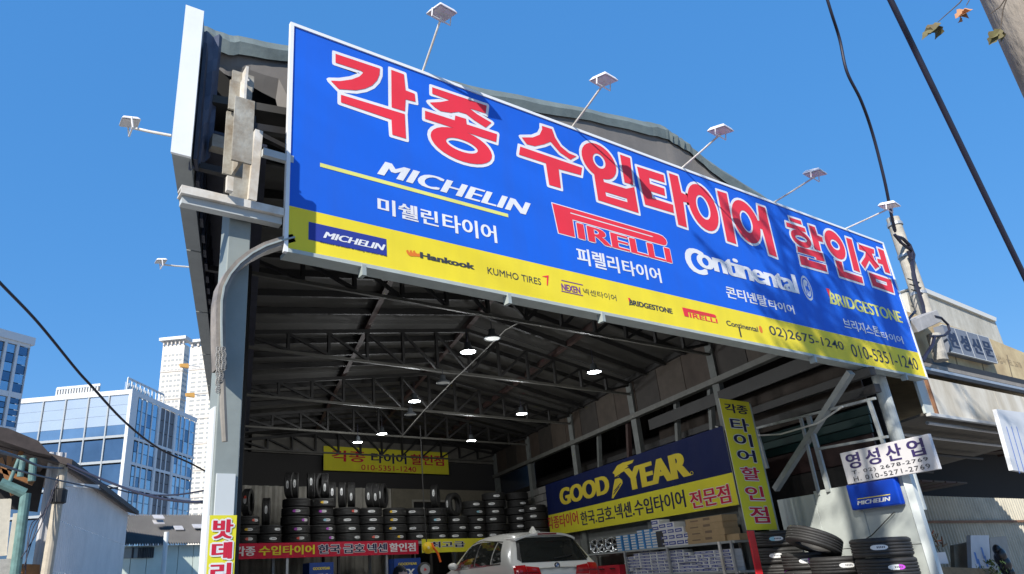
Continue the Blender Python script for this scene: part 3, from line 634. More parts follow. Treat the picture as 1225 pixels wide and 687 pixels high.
FC = Frame((0,5.11,0), X)
a_ = FC.uv(258,688); b_ = FC.uv(281,687); t_ = FC.uv(262,616)
v0_, v1_ = .35, t_[1]; u0_, u1_ = cx0-.035, cx1-.01
ch3 = [('밧',621,644),('데',648,668),('리',673,694)]
txs = []
for i, (c_, ya_, yb_) in enumerate(ch3):
    va, vb = FC.uv(268,yb_)[1], FC.uv(268,ya_)[1]
    txs.append((c_, (u0_+.03, va, u1_-.03, vb), dict(off=.015, bold=.006, outline=.012, m=[fred, fwht])))
banner('column_banner', 'narrow yellow vertical banner with red characters on the left column', 'banner', FC, (u0_, v0_, u1_, v1_), [(v0_, v1_, fyel)], txs, None)
# ------------------------------------------------------------------ banners inside
FB = Frame((0,19.75,0), X)
a_ = FB.uv(387,562); b_ = FB.uv(537,566); t_ = FB.uv(387,533); u0_, v0_, u1_, v1_ = a_[0], a_[1], b_[0], t_[1]; H_ = v1_-v0_; W_ = u1_-u0_
banner('back_banner', 'yellow banner with a phone number hanging high at the back of the workshop', 'banner', FB, (u0_,v0_,u1_,v1_), [(v0_,v1_,fyel)],
 [('각종', (u0_+.06*W_, v0_+.38*H_, u0_+.31*W_, v0_+.85*H_), dict(off=.012, bold=.01, m=[fred])), ('타이어', (u0_+.36*W_, v0_+.38*H_, u0_+.64*W_, v0_+.83*H_), dict(off=.012, bold=.01, m=[fblk])),
  ('할인점', (u0_+.68*W_, v0_+.38*H_, u0_+.96*W_, v0_+.85*H_), dict(off=.012, bold=.01, m=[fred])), ('010-5351-1240', (u0_+.28*W_, v0_+.06*H_, u0_+.72*W_, v0_+.29*H_), dict(off=.008, m=[fred]))], None)
YR = 16.6
FR = Frame((0,YR,0), X)
u0_, v0_ = FR.uv(281,669); u1_ = FR.uv(501,663)[0]; v1_ = FR.uv(281,650)[1]; H_ = v1_-v0_; ZS = v1_
def rw(p0, p1, body, m): # characters from picture columns p0..p1
    return (body, (FR.uv(p0,658)[0], v0_+.2*H_, FR.uv(p1,656)[0], v0_+.82*H_), dict(off=.012, bold=.008, outline=.012, m=m))
banner('shelf_banner', 'long red banner along the tyre rack at the back of the workshop', 'banner', FR, (u0_,v0_,u1_,v1_), [(v0_,v1_,fred)],
 [rw(281,305,'각종',[fwht,fred]), rw(310,376,'수입타이어',[fyel,fred]), rw(381,407,'한국',[fblk,fwht]), rw(411,436,'금호',[fblk,fwht]), rw(440,463,'넥센',[fblk,fwht]), rw(466,497,'할인점',[fwht,fred])], None)
u2_, u3_ = FR.uv(505,660)[0], FR.uv(590,658)[0]
banner('short_shelf_banner', 'yellow banner with dark characters on the rack behind the white car', 'banner', FR, (u2_,v0_+.02,u3_,v1_+.02), [(v0_+.02,v1_+.02,fyel)],
 [('최고급', (FR.uv(515,657)[0], v0_+.14, FR.uv(556,655)[0], v1_-.05), dict(off=.012, bold=.008, outline=.01, m=[fblk, fwht]))], None)
# wing-foot brand banner on the side wall
FG = Frame(E0+EN*.16, -S)
ga, gb_, gc, gd = FG.uv(653,577), FG.uv(865,513), FG.uv(885,608), FG.uv(657,638)
u0_, u1_ = (ga[0]+gd[0])/2, (gb_[0]+gc[0])/2; v0_ = (gc[1]+gd[1])/2; v1_ = (ga[1]+gb_[1])/2; vm_ = (FG.uv(657,612)[1]+FG.uv(877,571)[1])/2
km = lambda x, y: FG.uv(640+x/3.675, 500+y/3.675)
def gy(body, a, b, t, **kw):
    A1, B1, T1_ = km(*a), km(*b), km(*t); return (body, (A1[0], (A1[1]+B1[1])/2, B1[0], T1_[1]), kw)
gyel = flex('wall_banner_yellow', (.70,.56,.05), amt=.4)
txs = [gy('GOOD', (115,375), (330,340), (118,308), off=.02, bold=.045, m=[gyel]), gy('YEAR', (405,312), (684,262), (400,222), off=.02, bold=.05, m=[gyel]),
 gy('각종타이어', (60,488), (193,468), (62,435), off=.01, bold=.006, m=[fred]), gy('한국.금호.넥센.수입타이어', (205,465), (668,400), (205,412), off=.008, bold=.008, m=[fblk]), gy('전문점', (690,396), (866,372), (692,322), off=.012, bold=.01, outline=.012, m=[fred, fwht])]
gb = banner('wall_banner', 'wide navy and yellow brand banner on the right wall above the shelves', 'banner', FG, (u0_,v0_,u1_,v1_), [(v0_,vm_,fyel),(vm_,v1_,fnavy)], txs, None)
mb = MB()
poly_fill(mb, FG, [[km(*q) for q in ((338,352),(345,300),(352,268),(372,262),(384,272),(386,285),(365,320),(345,352))]], .004, 0)
poly_fill(mb, FG, [[km(*q) for q in ((342,240),(362,208),(385,196),(436,182),(428,197),(405,208),(412,212),(392,225),(396,230),(376,242),(368,256),(352,262),(350,246))]], .0045, 0)
for q0, q1 in (((352,262),(372,248)),((350,320),(378,285)),((346,335),(372,300))):
    p0, p1 = km(*q0), km(*q1); mb.bar(FG.pt(*p0, .006), FG.pt(*p1, .006), .02, .004, up=FG.n, mi=1)
cR = km(690,241); poly_fill(mb, FG, [ringpts(cR, .05, .035, 16), ringpts(cR, .035, .024, 16)[::-1]], .004, 0)
build(mb, 'winged_foot_logo', [gyel, fnavy], gb, kind='stuff')
# vertical banner on the post
FV = Frame((0,6.95,0), X)
a1, b1, c1, d1 = FV.uv(860,476), FV.uv(896,478), FV.uv(929,632), FV.uv(894,635)
u0_ = (a1[0]+d1[0])/2; u1_ = (b1[0]+c1[0])/2; v0_ = (c1[1]+d1[1])/2; v1_ = a1[1]; Hh = (v1_-v0_)
kv = lambda x, y: FV.uv(850+x/5.725, 440+y/5.725); txs = []
W_ = u1_-u0_
for c_, f0, f1, m in (('각종', .90, .975, [fblk]),('타', .755, .86, [fblk,fwht]),('이', .635, .735, [fblk,fwht]),('어', .515, .61, [fblk,fwht]),('할', .375, .475, [fred,fwht]),('인', .225, .33, [fred,fwht]),('점', .06, .18, [fred,fwht])):
    two = len(c_) == 2; txs.append((c_, (u0_+W_*(.12 if two else .2), v0_+Hh*f0-.02, u0_+W_*(.88 if two else .8), v0_+Hh*f1-.02), dict(off=.014, bold=.006, outline=0 if two else .012, m=m)))
banner('post_banner', 'tall yellow vertical banner hanging on the post right of the wall banner', 'banner', FV, (u0_,v0_,u1_,v1_), [(v0_,v1_,fyel)], txs, None)
build(MB().box((u0_,6.94,0),(u0_+.15,6.96,v0_-.01)), 'red_board', mat('red_board', (.6,.02,.03), .5), shop)
build(MB().box((u1_+.01,7.0,0),(u1_+.12,7.1,3.55)), 'banner_post', paint_grey, shop)
# company sign and small light box on the wall (fixed to the grey wall, facing the workshop yard)
FW = Frame(E0+EN*.12, -S)
a1, b1, c1, d1 = FW.uv(1004,541), FW.uv(1109,520), FW.uv(1125,562), FW.uv(1014,578)
u0_, u1_ = (a1[0]+d1[0])/2, (b1[0]+c1[0])/2; v0_, v1_ = (c1[1]+d1[1])/2, (a1[1]+b1[1])/2
ws = thing('company_sign', 'white sign with navy characters and two phone numbers above the pale wall', 'sign', tuple(FW.pt(u0_, v0_)))
build(MB().hexa([FW.pt(u0_,v0_,-.05),FW.pt(u1_,v0_,-.05),FW.pt(u1_,v0_,0),FW.pt(u0_,v0_,0),FW.pt(u0_,v1_,-.05),FW.pt(u1_,v1_,-.05),FW.pt(u1_,v1_,0),FW.pt(u0_,v1_,0)]), 'board', mat('sign_board_white', (.68,.66,.66), .5, noise=.06, scale=2), ws, bevel=.006)
W_, Hh = u1_-u0_, v1_-v0_; mb = MB(); ink = mat('navy_ink', (.04,.025,.12), .5); ink2 = mat('black_ink', (.03,.03,.04), .5)
for i, c_ in enumerate('영성산업'): text_uv(FW, c_, (u0_+W_*(.06+.235*i), v0_+Hh*.45, u0_+W_*(.06+.235*i+.165), v0_+Hh*.93), mb, off=.012, bold=.006)
build(mb, 'lettering', ink, ws)
for body, f0, f1 in (('T. 02) 2678-2769', .25, .385), ('H. 010-5271-2769', .06, .195)):
    mb = MB(); text_uv(FW, body, (u0_+W_*.09, v0_+Hh*f0, u0_+W_*.93, v0_+Hh*f1), mb, off=.002, space=1.15); build(mb, 'lettering', ink2, ws)
FL = Frame(E0+EN*.10, -S)
a1, b1, c1, d1 = FL.uv(1011,579), FL.uv(1070,571), FL.uv(1076,603), FL.uv(1019,611)
u0_, u1_ = (a1[0]+d1[0])/2, (b1[0]+c1[0])/2; v0_, v1_ = (c1[1]+d1[1])/2, (a1[1]+b1[1])/2; W_, Hh = u1_-u0_, v1_-v0_
lb = thing('light_box', 'small blue light box sign with white lettering under the white company sign', 'sign', tuple(FL.pt(u0_, v0_)))
lbm = mat('light_box_blue', (.005,.05,.42), .3)
build(MB().hexa([FL.pt(u0_,v0_,-.09),FL.pt(u1_,v0_,-.09),FL.pt(u1_,v0_,0),FL.pt(u0_,v0_,0),FL.pt(u0_,v1_,-.09),FL.pt(u1_,v1_,-.09),FL.pt(u1_,v1_,0),FL.pt(u0_,v1_,0)]), 'case', lbm, lb, bevel=.02)
mb = MB(); text_uv(FL, 'MICHELIN', (u0_+.16*W_, v0_+.18*Hh, u0_+.84*W_, v0_+.33*Hh), mb, off=0, bold=.006, shear=.25, depth=.003)
build(mb, 'lettering', white, lb)
mb = MB(); mb.quad(FL.pt(u0_+.18*W_,v0_+.39*Hh,.003),FL.pt(u0_+.86*W_,v0_+.39*Hh,.003),FL.pt(u0_+.86*W_,v0_+.42*Hh,.003),FL.pt(u0_+.18*W_,v0_+.42*Hh,.003)); build(mb, 'underline', mat('logo_yellow', (.8,.65,.05), .4), lb)
# ------------------------------------------------------------------ pendant lamps
lamp_glow = mat('lamp_glow', (1,.98,.93), emit=20); lamp_off = mat('lamp_diffuser_off', (.55,.55,.52), .3)
def pendant(label, px, py, z, on=True, top=None):
    p = onZ(px, py, z); t = thing('pendant_lamp', label, 'lamp', tuple(p), 'high bay lamps hanging from the trusses'); r = .125
    build(MB().tube([p+V((0,0,.13)), V((p.x,p.y,ZC-.02))], .006, 6), 'cord', cable_m, t)
    build(MB().lathe([(.02,.16),(.05,.15),(.055,.075),(.08,.05),(r,.02),(r,0),(r-.012,0),(r-.012,.012)], p, n=24), 'housing', mat('lamp_housing_dark', (.09,.1,.11), .4), t, smooth=True)
    build(MB().lathe([(.0001,.006),(r-.014,.006)], p, n=24), 'diffuser', lamp_glow if on else lamp_off, t)
    if on:
        l = bpy.data.lights.new('lamp_light', 'POINT'); l.energy = 34; l.shadow_soft_size = .05; l.color = (.95,.98,1)
        o = bpy.data.objects.new('lamp_light', l); COL.objects.link(o); o.parent = t; o.location = (0,0,-.08)
lm = [('frontmost lit lamp near the middle of the roof', 560,421,4.28,1), ('lit lamp farthest right under the roof', 711,445,4.28,1), ('lit lamp left of the middle in the second row', 496,480,4.3,1), ('lit lamp right of the middle in the second row', 624,495,4.3,1),
      ('lit lamp farther back right of the yellow back banner', 564,527,4.3,1), ('lit lamp above the middle of the yellow back banner', 457,519,4.25,1), ('lit lamp above the left half of the yellow back banner', 428,529,4.25,1),
      ('unlit lamp beside the frontmost lit lamp', 589,405,4.42,0), ('unlit lamp hanging farther back near the middle', 530,458,4.42,0), ('unlit lamp below the second row lit lamp', 491,496,4.4,0)]
for q in lm: pendant(*q)
# ------------------------------------------------------------------ tyres
def tyre_mesh(name, R_=.33, W=.215, n=40):
    h = W/2; r0 = R_*.62
    prof = [(r0,-h*.72),(r0+.012,-h*.86),(R_*.78,-h),(R_*.90,-h*.98),(R_*.965,-h*.88),(R_*.985,-h*.80)]
    for k in range(5):                                   # ribs and grooves
        a = -h*.78+k*h*.32; prof += [(R_,a),(R_,a+h*.24),(R_-.010,a+h*.255),(R_-.010,a+h*.305)]
    prof = prof[:-2]
    prof += [(R_*.985,h*.80),(R_*.965,h*.88),(R_*.90,h*.98),(R_*.78,h),(r0+.012,h*.86),(r0,h*.72),(r0+.03,h*.5),(R_-.035,h*.6),(R_-.028,0),(R_-.035,-h*.6),(r0+.03,-h*.5)]
    return MB().lathe(prof, n=n, closed=True).mesh(name, rubber, True)
lab_w = mat('tyre_label_white', (.7,.7,.68), .5); lab_p = mat('tyre_label_purple', (.45,.06,.5), .5); lab_y = mat('tyre_label_yellow', (.8,.5,.03), .5); lab_r = mat('tyre_label_red', (.6,.08,.05), .5); lab_b = mat('tyre_label_blue', (.25,.5,.6), .5)
TL = {}
def label_mesh(kind, R_):
    k = (kind, R_)
    if k in TL: return TL[k]
    mb = MB(); n = 8; al = .095/R_; hh = .030
    for i in range(n):                                   # rounded paper strip on the tread, centred at angle 0 (-Y side)
        a0, a1 = -al+2*al*i/n, -al+2*al*(i+1)/n
        e = lambda a: hh*math.sqrt(max(.12, 1-(abs(a)/al)**4))
        P_ = lambda a, z: (math.sin(a)*(R_+.003), -math.cos(a)*(R_+.003), z)
        mi = 0
        if kind == 'purple': mi = 1 if i < 3 else 0
        if kind == 'purple_right': mi = 1 if i > 4 else 0
        if kind in ('yellow','red','blue'): mi = {'yellow':2,'red':3,'blue':4}[kind] if i < 3 else 0
        mb.quad(P_(a0,-e(a0)), P_(a1,-e(a1)), P_(a1,e(a1)), P_(a0,e(a0)), mi=mi)
    for i in range(5):                                   # faint print
        a0 = -al*.25+al*.2*i; P_ = lambda a, z: (math.sin(a)*(R_+.0045), -math.cos(a)*(R_+.0045), z)
        mb.quad(P_(a0,-.010), P_(a0+al*.12,-.010), P_(a0+al*.12,.012), P_(a0,.012), mi=5)
    TL[k] = mb.mesh('paper_label', [lab_w, lab_p, lab_y, lab_r, lab_b, mat('label_print', (.08,.08,.1), .6)]); return TL[k]
TM = {}
def tyre(label, loc, rot=(0,0,0), R_=.33, W=.215, lab='white', lab_ang=0, grp=None, n=40):
    k = (R_, W, n)
    if k not in TM: TM[k] = tyre_mesh('tyre', R_, W, n)
    o = bpy.data.objects.new('tyre', TM[k]); COL.objects.link(o); o.location = loc; o.rotation_euler = rot; tag(o, label, 'tyre', grp)
    if lab:
        c = bpy.data.objects.new('paper_label', label_mesh(lab, R_)); COL.objects.link(c); c.parent = o; c.rotation_euler = (0,0,lab_ang)
    return o
ORD = ['topmost','second','third','fourth','fifth','sixth','seventh','eighth']
NTH = ['first','second','third','fourth','fifth','sixth','seventh','eighth','ninth','tenth','eleventh','twelfth','thirteenth','fourteenth']
rack_w = [(295,16.9,3,26),(322,16.9,2,22),(356,16.9,5,34),(388,16.9,5,24),(418,16.9,4,30),(446,16.9,4,28),(475,16.9,4,26),(501,16.9,4,22),(526,16.9,4,24),(551,16.9,3,22),(573,16.9,5,22),(598,16.7,6,25),(627,16.5,6,28),(648,15.8,4,22)]
rackz = ZS - .0
for si, (px, Yt, n, wpx) in enumerate(rack_w):
    c = onY(px, 645, Yt); c.y += .15; W = .205
    for k in range(n):
        j = n-1-k
        jit = random.uniform(-.03,.03); lk = {2:'purple',3:'purple',6:'yellow',0:'red',5:'white'}.get(si, 'white')
        if random.random() < .22: lk = random.choice(['red','yellow','blue',None,None])
        view = math.atan2(c.x, c.y)                      # direction toward the camera
        ang = -view + random.uniform(-.3,.6) + (.25 if si < 6 else 0)
        tyre(f'black tyre, {ORD[j]} from the top in the {NTH[si]} rack stack from the left' if j else f'black tyre, topmost of the {NTH[si]} rack stack from the left', (c.x+jit, c.y+random.uniform(-.02,.02), rackz+W/2+k*(W+.003)), (0,0,0), random.choice([.31,.32,.33,.345]) if wpx < 30 else .345, W, lk, ang, 'tyres stacked on the back rack', 32)
stand = [(297,601,0),(320,617,1),(349,597,2),(354,596,2),(374,590,3),(383,596,3),(391,597,3),(400,596,4),(413,593,4),(424,584,4),(448,590,5),(455,584,5),(462,600,5),(527,597,8),(549,605,9)]
def ontop(si, px):
    _, Yt, n, _w = rack_w[si]; c = onY(px, 645, Yt); return c, rackz + n*.208
cnt = {}
for px, py, si in stand:
    c, zt = ontop(si, px); cnt[si] = cnt.get(si, 0)+1; R_ = .32
    yaw = math.atan2(c.x, c.y) + random.uniform(-.12,.25) + (0.45 if px in (383,549) else 0)
    o = tyre(f'black tyre standing upright on the {NTH[si]} rack stack, {NTH[cnt[si]-1]} one there from the left', (c.x, c.y+.15, zt+R_+.002), (0, math.pi/2, -yaw), R_, .2, 'white' if px != 297 else 'red', random.uniform(-.25,.25), 'tyres standing upright on the back rack', 32)
# the rack that carries them
rk = thing('tyre_rack', 'long steel tyre rack at the back of the workshop behind the red banner', 'rack', (10, 17, 0))
ra, rb = onY(276,650,YR).x, 14.6
build(MB().box((ra,YR+.02,ZS-.09),(rb,YR+.12,ZS-.03)).box((ra,YR+.95,ZS-.09),(rb,YR+1.0,ZS-.03)), 'rack_beam', galv, rk)
build(MB().box((ra,YR+.02,ZS-.03),(rb,YR+1.0,ZS-.003)), 'rack_deck', mat('rack_deck_board', (.12,.1,.08), .8), rk)
for i in range(8):
    x = ra+.05+(rb-ra-.1)*i/7
    for yy in (YR+.07, YR+.97): build(MB().box((x-.03,yy-.03,0),(x+.03,yy+.03,ZS-.09)), 'rack_post', galv if i % 2 else steel_dark, rk)
for si, px in enumerate((300,330,360,420,450,545)):      # tyres under the rack, barely lit
    for k in range(4):
        c = onY(px, 680, YR+.5); tyre(f'dark tyre under the rack, {ORD[3-k]} of the {NTH[si]} low stack', (c.x,c.y+.05,.11+k*.212), (0,0,0), .33, .205, 'white' if k == 3 else None, -.4, 'tyres under the back rack', 32)
bx = mat('display_box_blue', (.01,.05,.25), .5)
for i, (x0, x1, y0) in enumerate(((370,399,672),(472,503,667))):
    a = onY(x0,687,YR-.2); b = onY(x1,y0,YR-.2); w_ = b.x-a.x
    t = thing('display_box', 'blue printed cardboard box under the red banner on the left' if i == 0 else 'blue printed cardboard box behind the seated man', 'box', (a.x, YR-.2, 0))
    build(MB().box((a.x,YR-.2,0),(b.x,YR+.2,b.z)), 'carton', bx, t)
    fx = Frame((0,YR-.2,0), X); mb = MB(); text_uv(fx, 'GOODYEAR', (a.x+w_*.15, b.z-.16, b.x-w_*.15, b.z-.10), mb, off=.01, bold=.004); text_uv(fx, 'EX', (a.x+w_*.3, b.z-.42, b.x-w_*.25, b.z-.25), mb, mi=1, off=.01, bold=.01, shear=.2)
    build(mb, 'lettering', [mat('print_yellow', (.7,.55,.05), .5), white], t)
# outdoor stacks by the pale wall
def wallspot(px, py, off): q = onP(px, py, E0+EN*off, EN); return q
outs = [(926,635,[(.36,'blue'),(.34,'white'),(.36,'purple'),(.34,'red'),(.34,'red')],'leftmost outdoor stack beside the red board',None),
        (965,660,[(.345,'purple_right'),(.35,'purple'),(.35,'purple')],'second outdoor stack from the left',None),
        (1000,665,[(.34,'white'),(.34,'white')],'third outdoor stack from the left',None),
        (1051,643,[(.35,'white'),(.36,'purple_right'),(.36,'purple_right')],'rightmost outdoor stack',None)]
TO = []
for si, (px, py, lst, nm, _) in enumerate(outs):
    dY = None; q = wallspot(px, py, .42); W = .235
    zt = q.z; n = int((zt)/W); view = math.atan2(q.x, q.y)
    for k in range(n+1):
        z = zt - W/2 - k*W
        if z < W*.4: break
        R_, lk = lst[k] if k < len(lst) else (.345, 'white')
        if k >= len(lst): lk = random.choice(['white','purple',None])
        tyre(f'{"topmost" if k == 0 else ORD[k]} tyre from the top of the {nm}' if k else f'topmost tyre of the {nm}', (q.x+random.uniform(-.012,.012), q.y+random.uniform(-.012,.012), z), (0,0,random.uniform(0,.05)), .345, W-.004, lk, -view+random.choice([.35,-.1,.3]) if not (si == 0 and k == 0) else -view, 'tyres stacked outdoors by the pale wall', 48)
    TO.append((q, zt))
q = wallspot(975, 655, .62); d_ = math.atan2(q.x, q.y)
tyre('tilted tyre lying slanted on top between the second and third outdoor stacks', (q.x-.02, q.y-.02, TO[1][1]+.135), (math.radians(12), math.radians(20), 0), .35, .22, None, 0, 'tyres stacked outdoors by the pale wall', 48)
# ------------------------------------------------------------------ shelves along the side wall
sh = thing('wall_shelves', 'grey steel shelving along the side wall under the wide brand banner', 'shelving', tuple(EP(9,0,.4)))
def sp(px, py, off=.45): return onP(px, py, E0+EN*off, EN)
z_up = (sp(800,652).z+sp(873,648).z)/2; z_lo = (sp(800,683).z+sp(880,685).z)/2; z_lo = min(z_lo, z_up-.44)
Ya, Yb = sp(886,650).y, sp(698,655).y
for z in (z_up, z_lo, z_lo-.45):
    build(MB().obox(EP(Ya,z-.035,.45), EP(Yb,z)-EP(Ya,z), UP*.035, -EN*.42), 'shelf_board', mat('shelf_grey', (.33,.35,.35), .5, noise=.2), sh)
for px in (886,871,806,753,700):
    Yp = sp(px,670).y
    for o_ in (.455,.05):
        build(MB().bar(EP(Yp,0,o_), EP(Yp,z_up+(.0 if px != 886 else 0),o_), .04), 'shelf_post', white_steel if px == 871 else galv, sh)
alx = mat('alloy_silver', (.6,.61,.62), .25, .85)
wm = MB(); Rw = .15
wm.lathe([(Rw,-.09),(Rw+.012,-.085),(Rw+.012,-.075),(Rw-.012,-.07),(Rw-.02,0),(Rw-.012,.075),(Rw+.012,.085),(Rw,.09),(Rw-.025,.08),(Rw-.03,-.08)], n=36, closed=True)
sk = MB()
for k in range(5):
    for e in (-.16,.16): a = 2*math.pi*k/5; sk.bar(V((math.cos(a)*.03,math.sin(a)*.03,.055)), V((math.cos(a+e)*(Rw-.02),math.sin(a+e)*(Rw-.02),.075)), .022, .02)
hub = MB().lathe([(.001,.085),(.035,.08),(.045,.06),(.045,.0)], n=20)
wr_, ws_, wh_ = wm.mesh('rim', alx, True), sk.mesh('spokes', alx), hub.mesh('hub', alx, True); wdisc = MB().lathe([(.001,-.02),(Rw-.03,-.02)], n=24).mesh('brake_side', black)
for i, px in enumerate((714,722,733)):
    p_ = sp(px,650,.25); t = thing('alloy_wheel', ('farthest','middle','nearest')[i]+' of three silver alloy wheels on the upper shelf', 'wheel rim', (p_.x, p_.y, z_up+Rw+.012), 'alloy wheels on the upper shelf')
    for nm, me in (('rim',wr_),('spokes',ws_),('hub',wh_),('backing',wdisc)):
        o = bpy.data.objects.new(nm, me); COL.objects.link(o); o.parent = t; nn = (EN*.8+V((-.25,-1,0))*.7).normalized(); o.rotation_euler = nn.to_track_quat('Z','Y').to_euler()
# boxes
def pbox_mesh(name, w, h, d, side, band, bandm, print_=True):
    mb = MB().box((-w/2,-d/2,0),(w/2,d/2,h))
    mb.quad((-w*.5+.004,-d/2-.0015,h*.22),(w*.32,-d/2-.0015,h*.22),(w*.32,-d/2-.0015,h*.82),(-w*.5+.004,-d/2-.0015,h*.82), mi=1)
    if print_: mb.quad((-w*.36,-d/2-.003,h*.42),(w*.18,-d/2-.003,h*.42),(w*.18,-d/2-.003,h*.6),(-w*.36,-d/2-.003,h*.6), mi=0)
    return mb.mesh(name, [side, bandm])
cw = mat('carton_white', (.62,.62,.62), .6); cn = mat('carton_navy', (.03,.05,.26), .5); cb = mat('carton_blue', (.06,.25,.55), .5); cbr = mat('carton_brown', (.36,.25,.13), .8, noise=.15, scale=6)
RZt = math.atan2(-EN.x, EN.y) + math.pi               # faces the workshop interior
facing = math.atan2(EN.y, EN.x)+math.pi/2
def place(me, nm, label, cat, px, z, off, grp, jit=.02):
    p_ = sp(px, 660, off); o = bpy.data.objects.new(nm, me); COL.objects.link(o); o.location = (p_.x, p_.y, z); o.rotation_euler = (0,0,facing+random.uniform(-jit,jit)); tag(o, label, cat, grp); return o
b1 = pbox_mesh('oil_carton', .24, .050, .22, cb, 1, cw, False)
for c_, (px, n) in enumerate(((748,6),(757,6),(766,6),(775,7),(784,7),(792,6))):
    for k in range(n): place(b1, 'carton', f'light blue carton, {ORD[n-1-k]} in the {NTH[c_]} blue column of the upper shelf', 'box', px, z_up+.002+k*.052, .3, 'light blue cartons on the upper shelf')
b2 = pbox_mesh('filter_carton', .28, .105, .24, cw, 1, cn)
for c_, (px, n, z0) in enumerate(((796,2,.30),(805,4,0),(814,4,0),(824,3,0),(834,2,0))):
    for k in range(n): place(b2, 'carton', f'white and navy carton, {ORD[n-1-k]} in the {NTH[c_]} large column of the upper shelf', 'box', px, z_up+.002+z0+k*.108, .3, 'white and navy cartons on the upper shelf')
place(MB().box((-.13,-.12,0),(.13,.12,.29)).mesh('dark_carton', mat('dark_carton', (.03,.03,.035), .6)), 'carton', 'black carton standing between the blue and the navy columns', 'box', 799, z_up+.002, .3, None)
b3 = MB().box((-.55,-.15,0),(.55,.15,.105)).mesh('long_carton', cbr); b4 = MB().quad((-.4,-.152,.05),(-.15,-.152,.05),(-.15,-.152,.07),(-.4,-.152,.07)).quad((.0,-.152,.05),(.2,-.152,.05),(.2,-.152,.09),(0,-.152,.09)).mesh('print', mat('carton_print', (.15,.1,.06), .7))
for k in range(4):
    o = place(b3, 'long_carton', f'long brown cardboard carton, {ORD[3-k]} in the pile on the upper shelf', 'box', 856+(k%2)*1.2, z_up+.002+k*.107, .28, 'long brown cartons on the upper shelf', .015)
    c = bpy.data.objects.new('print', b4); c['kind'] = 'stuff'; COL.objects.link(c); c.parent = o
place(MB().box((-.45,-.16,0),(.45,.16,.1)).mesh('flat_carton', cbr), 'carton', 'flat open brown carton at the street end of the upper shelf', 'box', 877, z_up+.002, .24, None)
cols = [(754,6),(760,6),(766,7),(773,8),(779,8),(787,7),(795,7),(802,7),(811,7),(819,7),(826,6),(834,5),(841,6),(848,6),(856,6),(865,6),(876,6)]
b5 = pbox_mesh('part_carton', .24, .055, .2, cw, 1, cn)
for c_, (px, n) in enumerate(cols):
    nth = ['first','second','third','fourth','fifth','sixth','seventh','eighth','ninth','tenth','eleventh','twelfth','thirteenth','fourteenth','fifteenth','sixteenth','seventeenth'][c_]
    for k in range(n): place(b5, 'carton', f'thin navy and white carton, {ORD[n-1-k]} in the {nth} column of the lower shelf', 'box', px, z_lo+.002+k*.057, .3+random.uniform(-.02,.02), 'thin cartons on the lower shelf', .05)
tb = mat('tool_case_red', (.5,.02,.04), .4)
for i, px in enumerate((712,724,737)):
    t = place(MB().box((-.27,-.12,0),(.27,.12,.2)).mesh('tool_case', tb), 'tool_case', ('leftmost','middle','right hand')[i]+' red tool case on the lower shelf beside the cartons', 'tool case', px, z_lo+.002, .3, 'red tool cases on the lower shelf')
    o = bpy.data.objects.new('handle', MB().tube([(-.08,-.13,.12),(-.08,-.16,.13),(.08,-.16,.13),(.08,-.13,.12)], .012, 6).mesh('handle', black)); COL.objects.link(o); o.parent = t
# ------------------------------------------------------------------ white suv
th_c = math.radians(14); hd = V((math.sin(th_c), math.cos(th_c), 0)); rt = V((math.cos(th_c), -math.sin(th_c), 0))
C0 = onR(612, 672, 14.3); C0.z = .14
suv = thing('parked_suv', 'white suv parked inside the workshop seen from behind with red tail lights', 'car', tuple(C0+rt*.95))
CO = C0+rt*.95
def cw_(f, r_, z): return CO + hd*f + rt*r_ + UP*z
wp = mat('car_paint_white', (.84,.82,.76), .22, coat=.6); tint = mat('tinted_glass', (.02,.022,.02), .05, spec=.9); chrome = mat('chrome_trim', (.75,.75,.75), .12, 1); rlens = mat('tail_lens_red', (.55,.012,.015), .18, coat=.5, emit=0); rdark = mat('tail_lens_dark', (.22,.01,.015), .2, coat=.5)
stn = [ # f, z bottom, half width low, belt z, belt half width, top z, top half width
 (0.00,.42,.86,.98,.84,1.02,.70),(0.05,.36,.91,1.05,.895,1.09,.75),(0.15,.32,.935,1.10,.92,1.22,.72),(0.30,.30,.945,1.12,.925,1.47,.66),(0.46,.28,.95,1.12,.925,1.655,.62),(0.70,.28,.955,1.11,.925,1.705,.615),
 (1.30,.27,.955,1.10,.92,1.745,.61),(2.1,.27,.95,1.09,.915,1.755,.61),(2.8,.27,.945,1.08,.91,1.70,.60),(3.2,.27,.945,1.07,.905,1.52,.62),(3.65,.27,.945,1.06,.90,1.20,.70),(3.9,.28,.945,1.03,.885,1.10,.70),(4.5,.30,.925,.95,.84,1.0,.62),(4.78,.34,.86,.82,.76,.86,.5),(4.86,.42,.80,.70,.70,.72,.5)]
mb = MB(); prev = None
for (f, zb, wl_, bz, bw_, tz, tw) in stn:
    pr = [(0,zb),(.62*wl_,zb),(.97*wl_,zb+.06),(wl_,zb+.25),(wl_,(zb+bz)/2+.08),(bw_,bz),(bw_*.62+tw*.38+.035*(tz-bz),bz+(tz-bz)*.45),(tw+.03,tz-(tz-bz)*.13),(tw*.86,tz-.02*(tz-bz)),(tw*.5,tz+.012),(0,tz+.02)]
    ring_ = pr + [(-a, b) for a, b in reversed(pr[1:-1])]
    b0 = len(mb.v); mb.v += [cw_(f, a, b) for a, b in ring_]; n = len(ring_)
    if prev is not None:
        for j in range(n): mb.f.append((prev+j, prev+(j+1)%n, b0+(j+1)%n, b0+j)); mb.mi.append(0)
    else: mb.f.append(tuple(b0+j for j in range(n))); mb.mi.append(0)
    prev = b0
mb.f.append(tuple(prev+j for j in reversed(range(n)))); mb.mi.append(0)
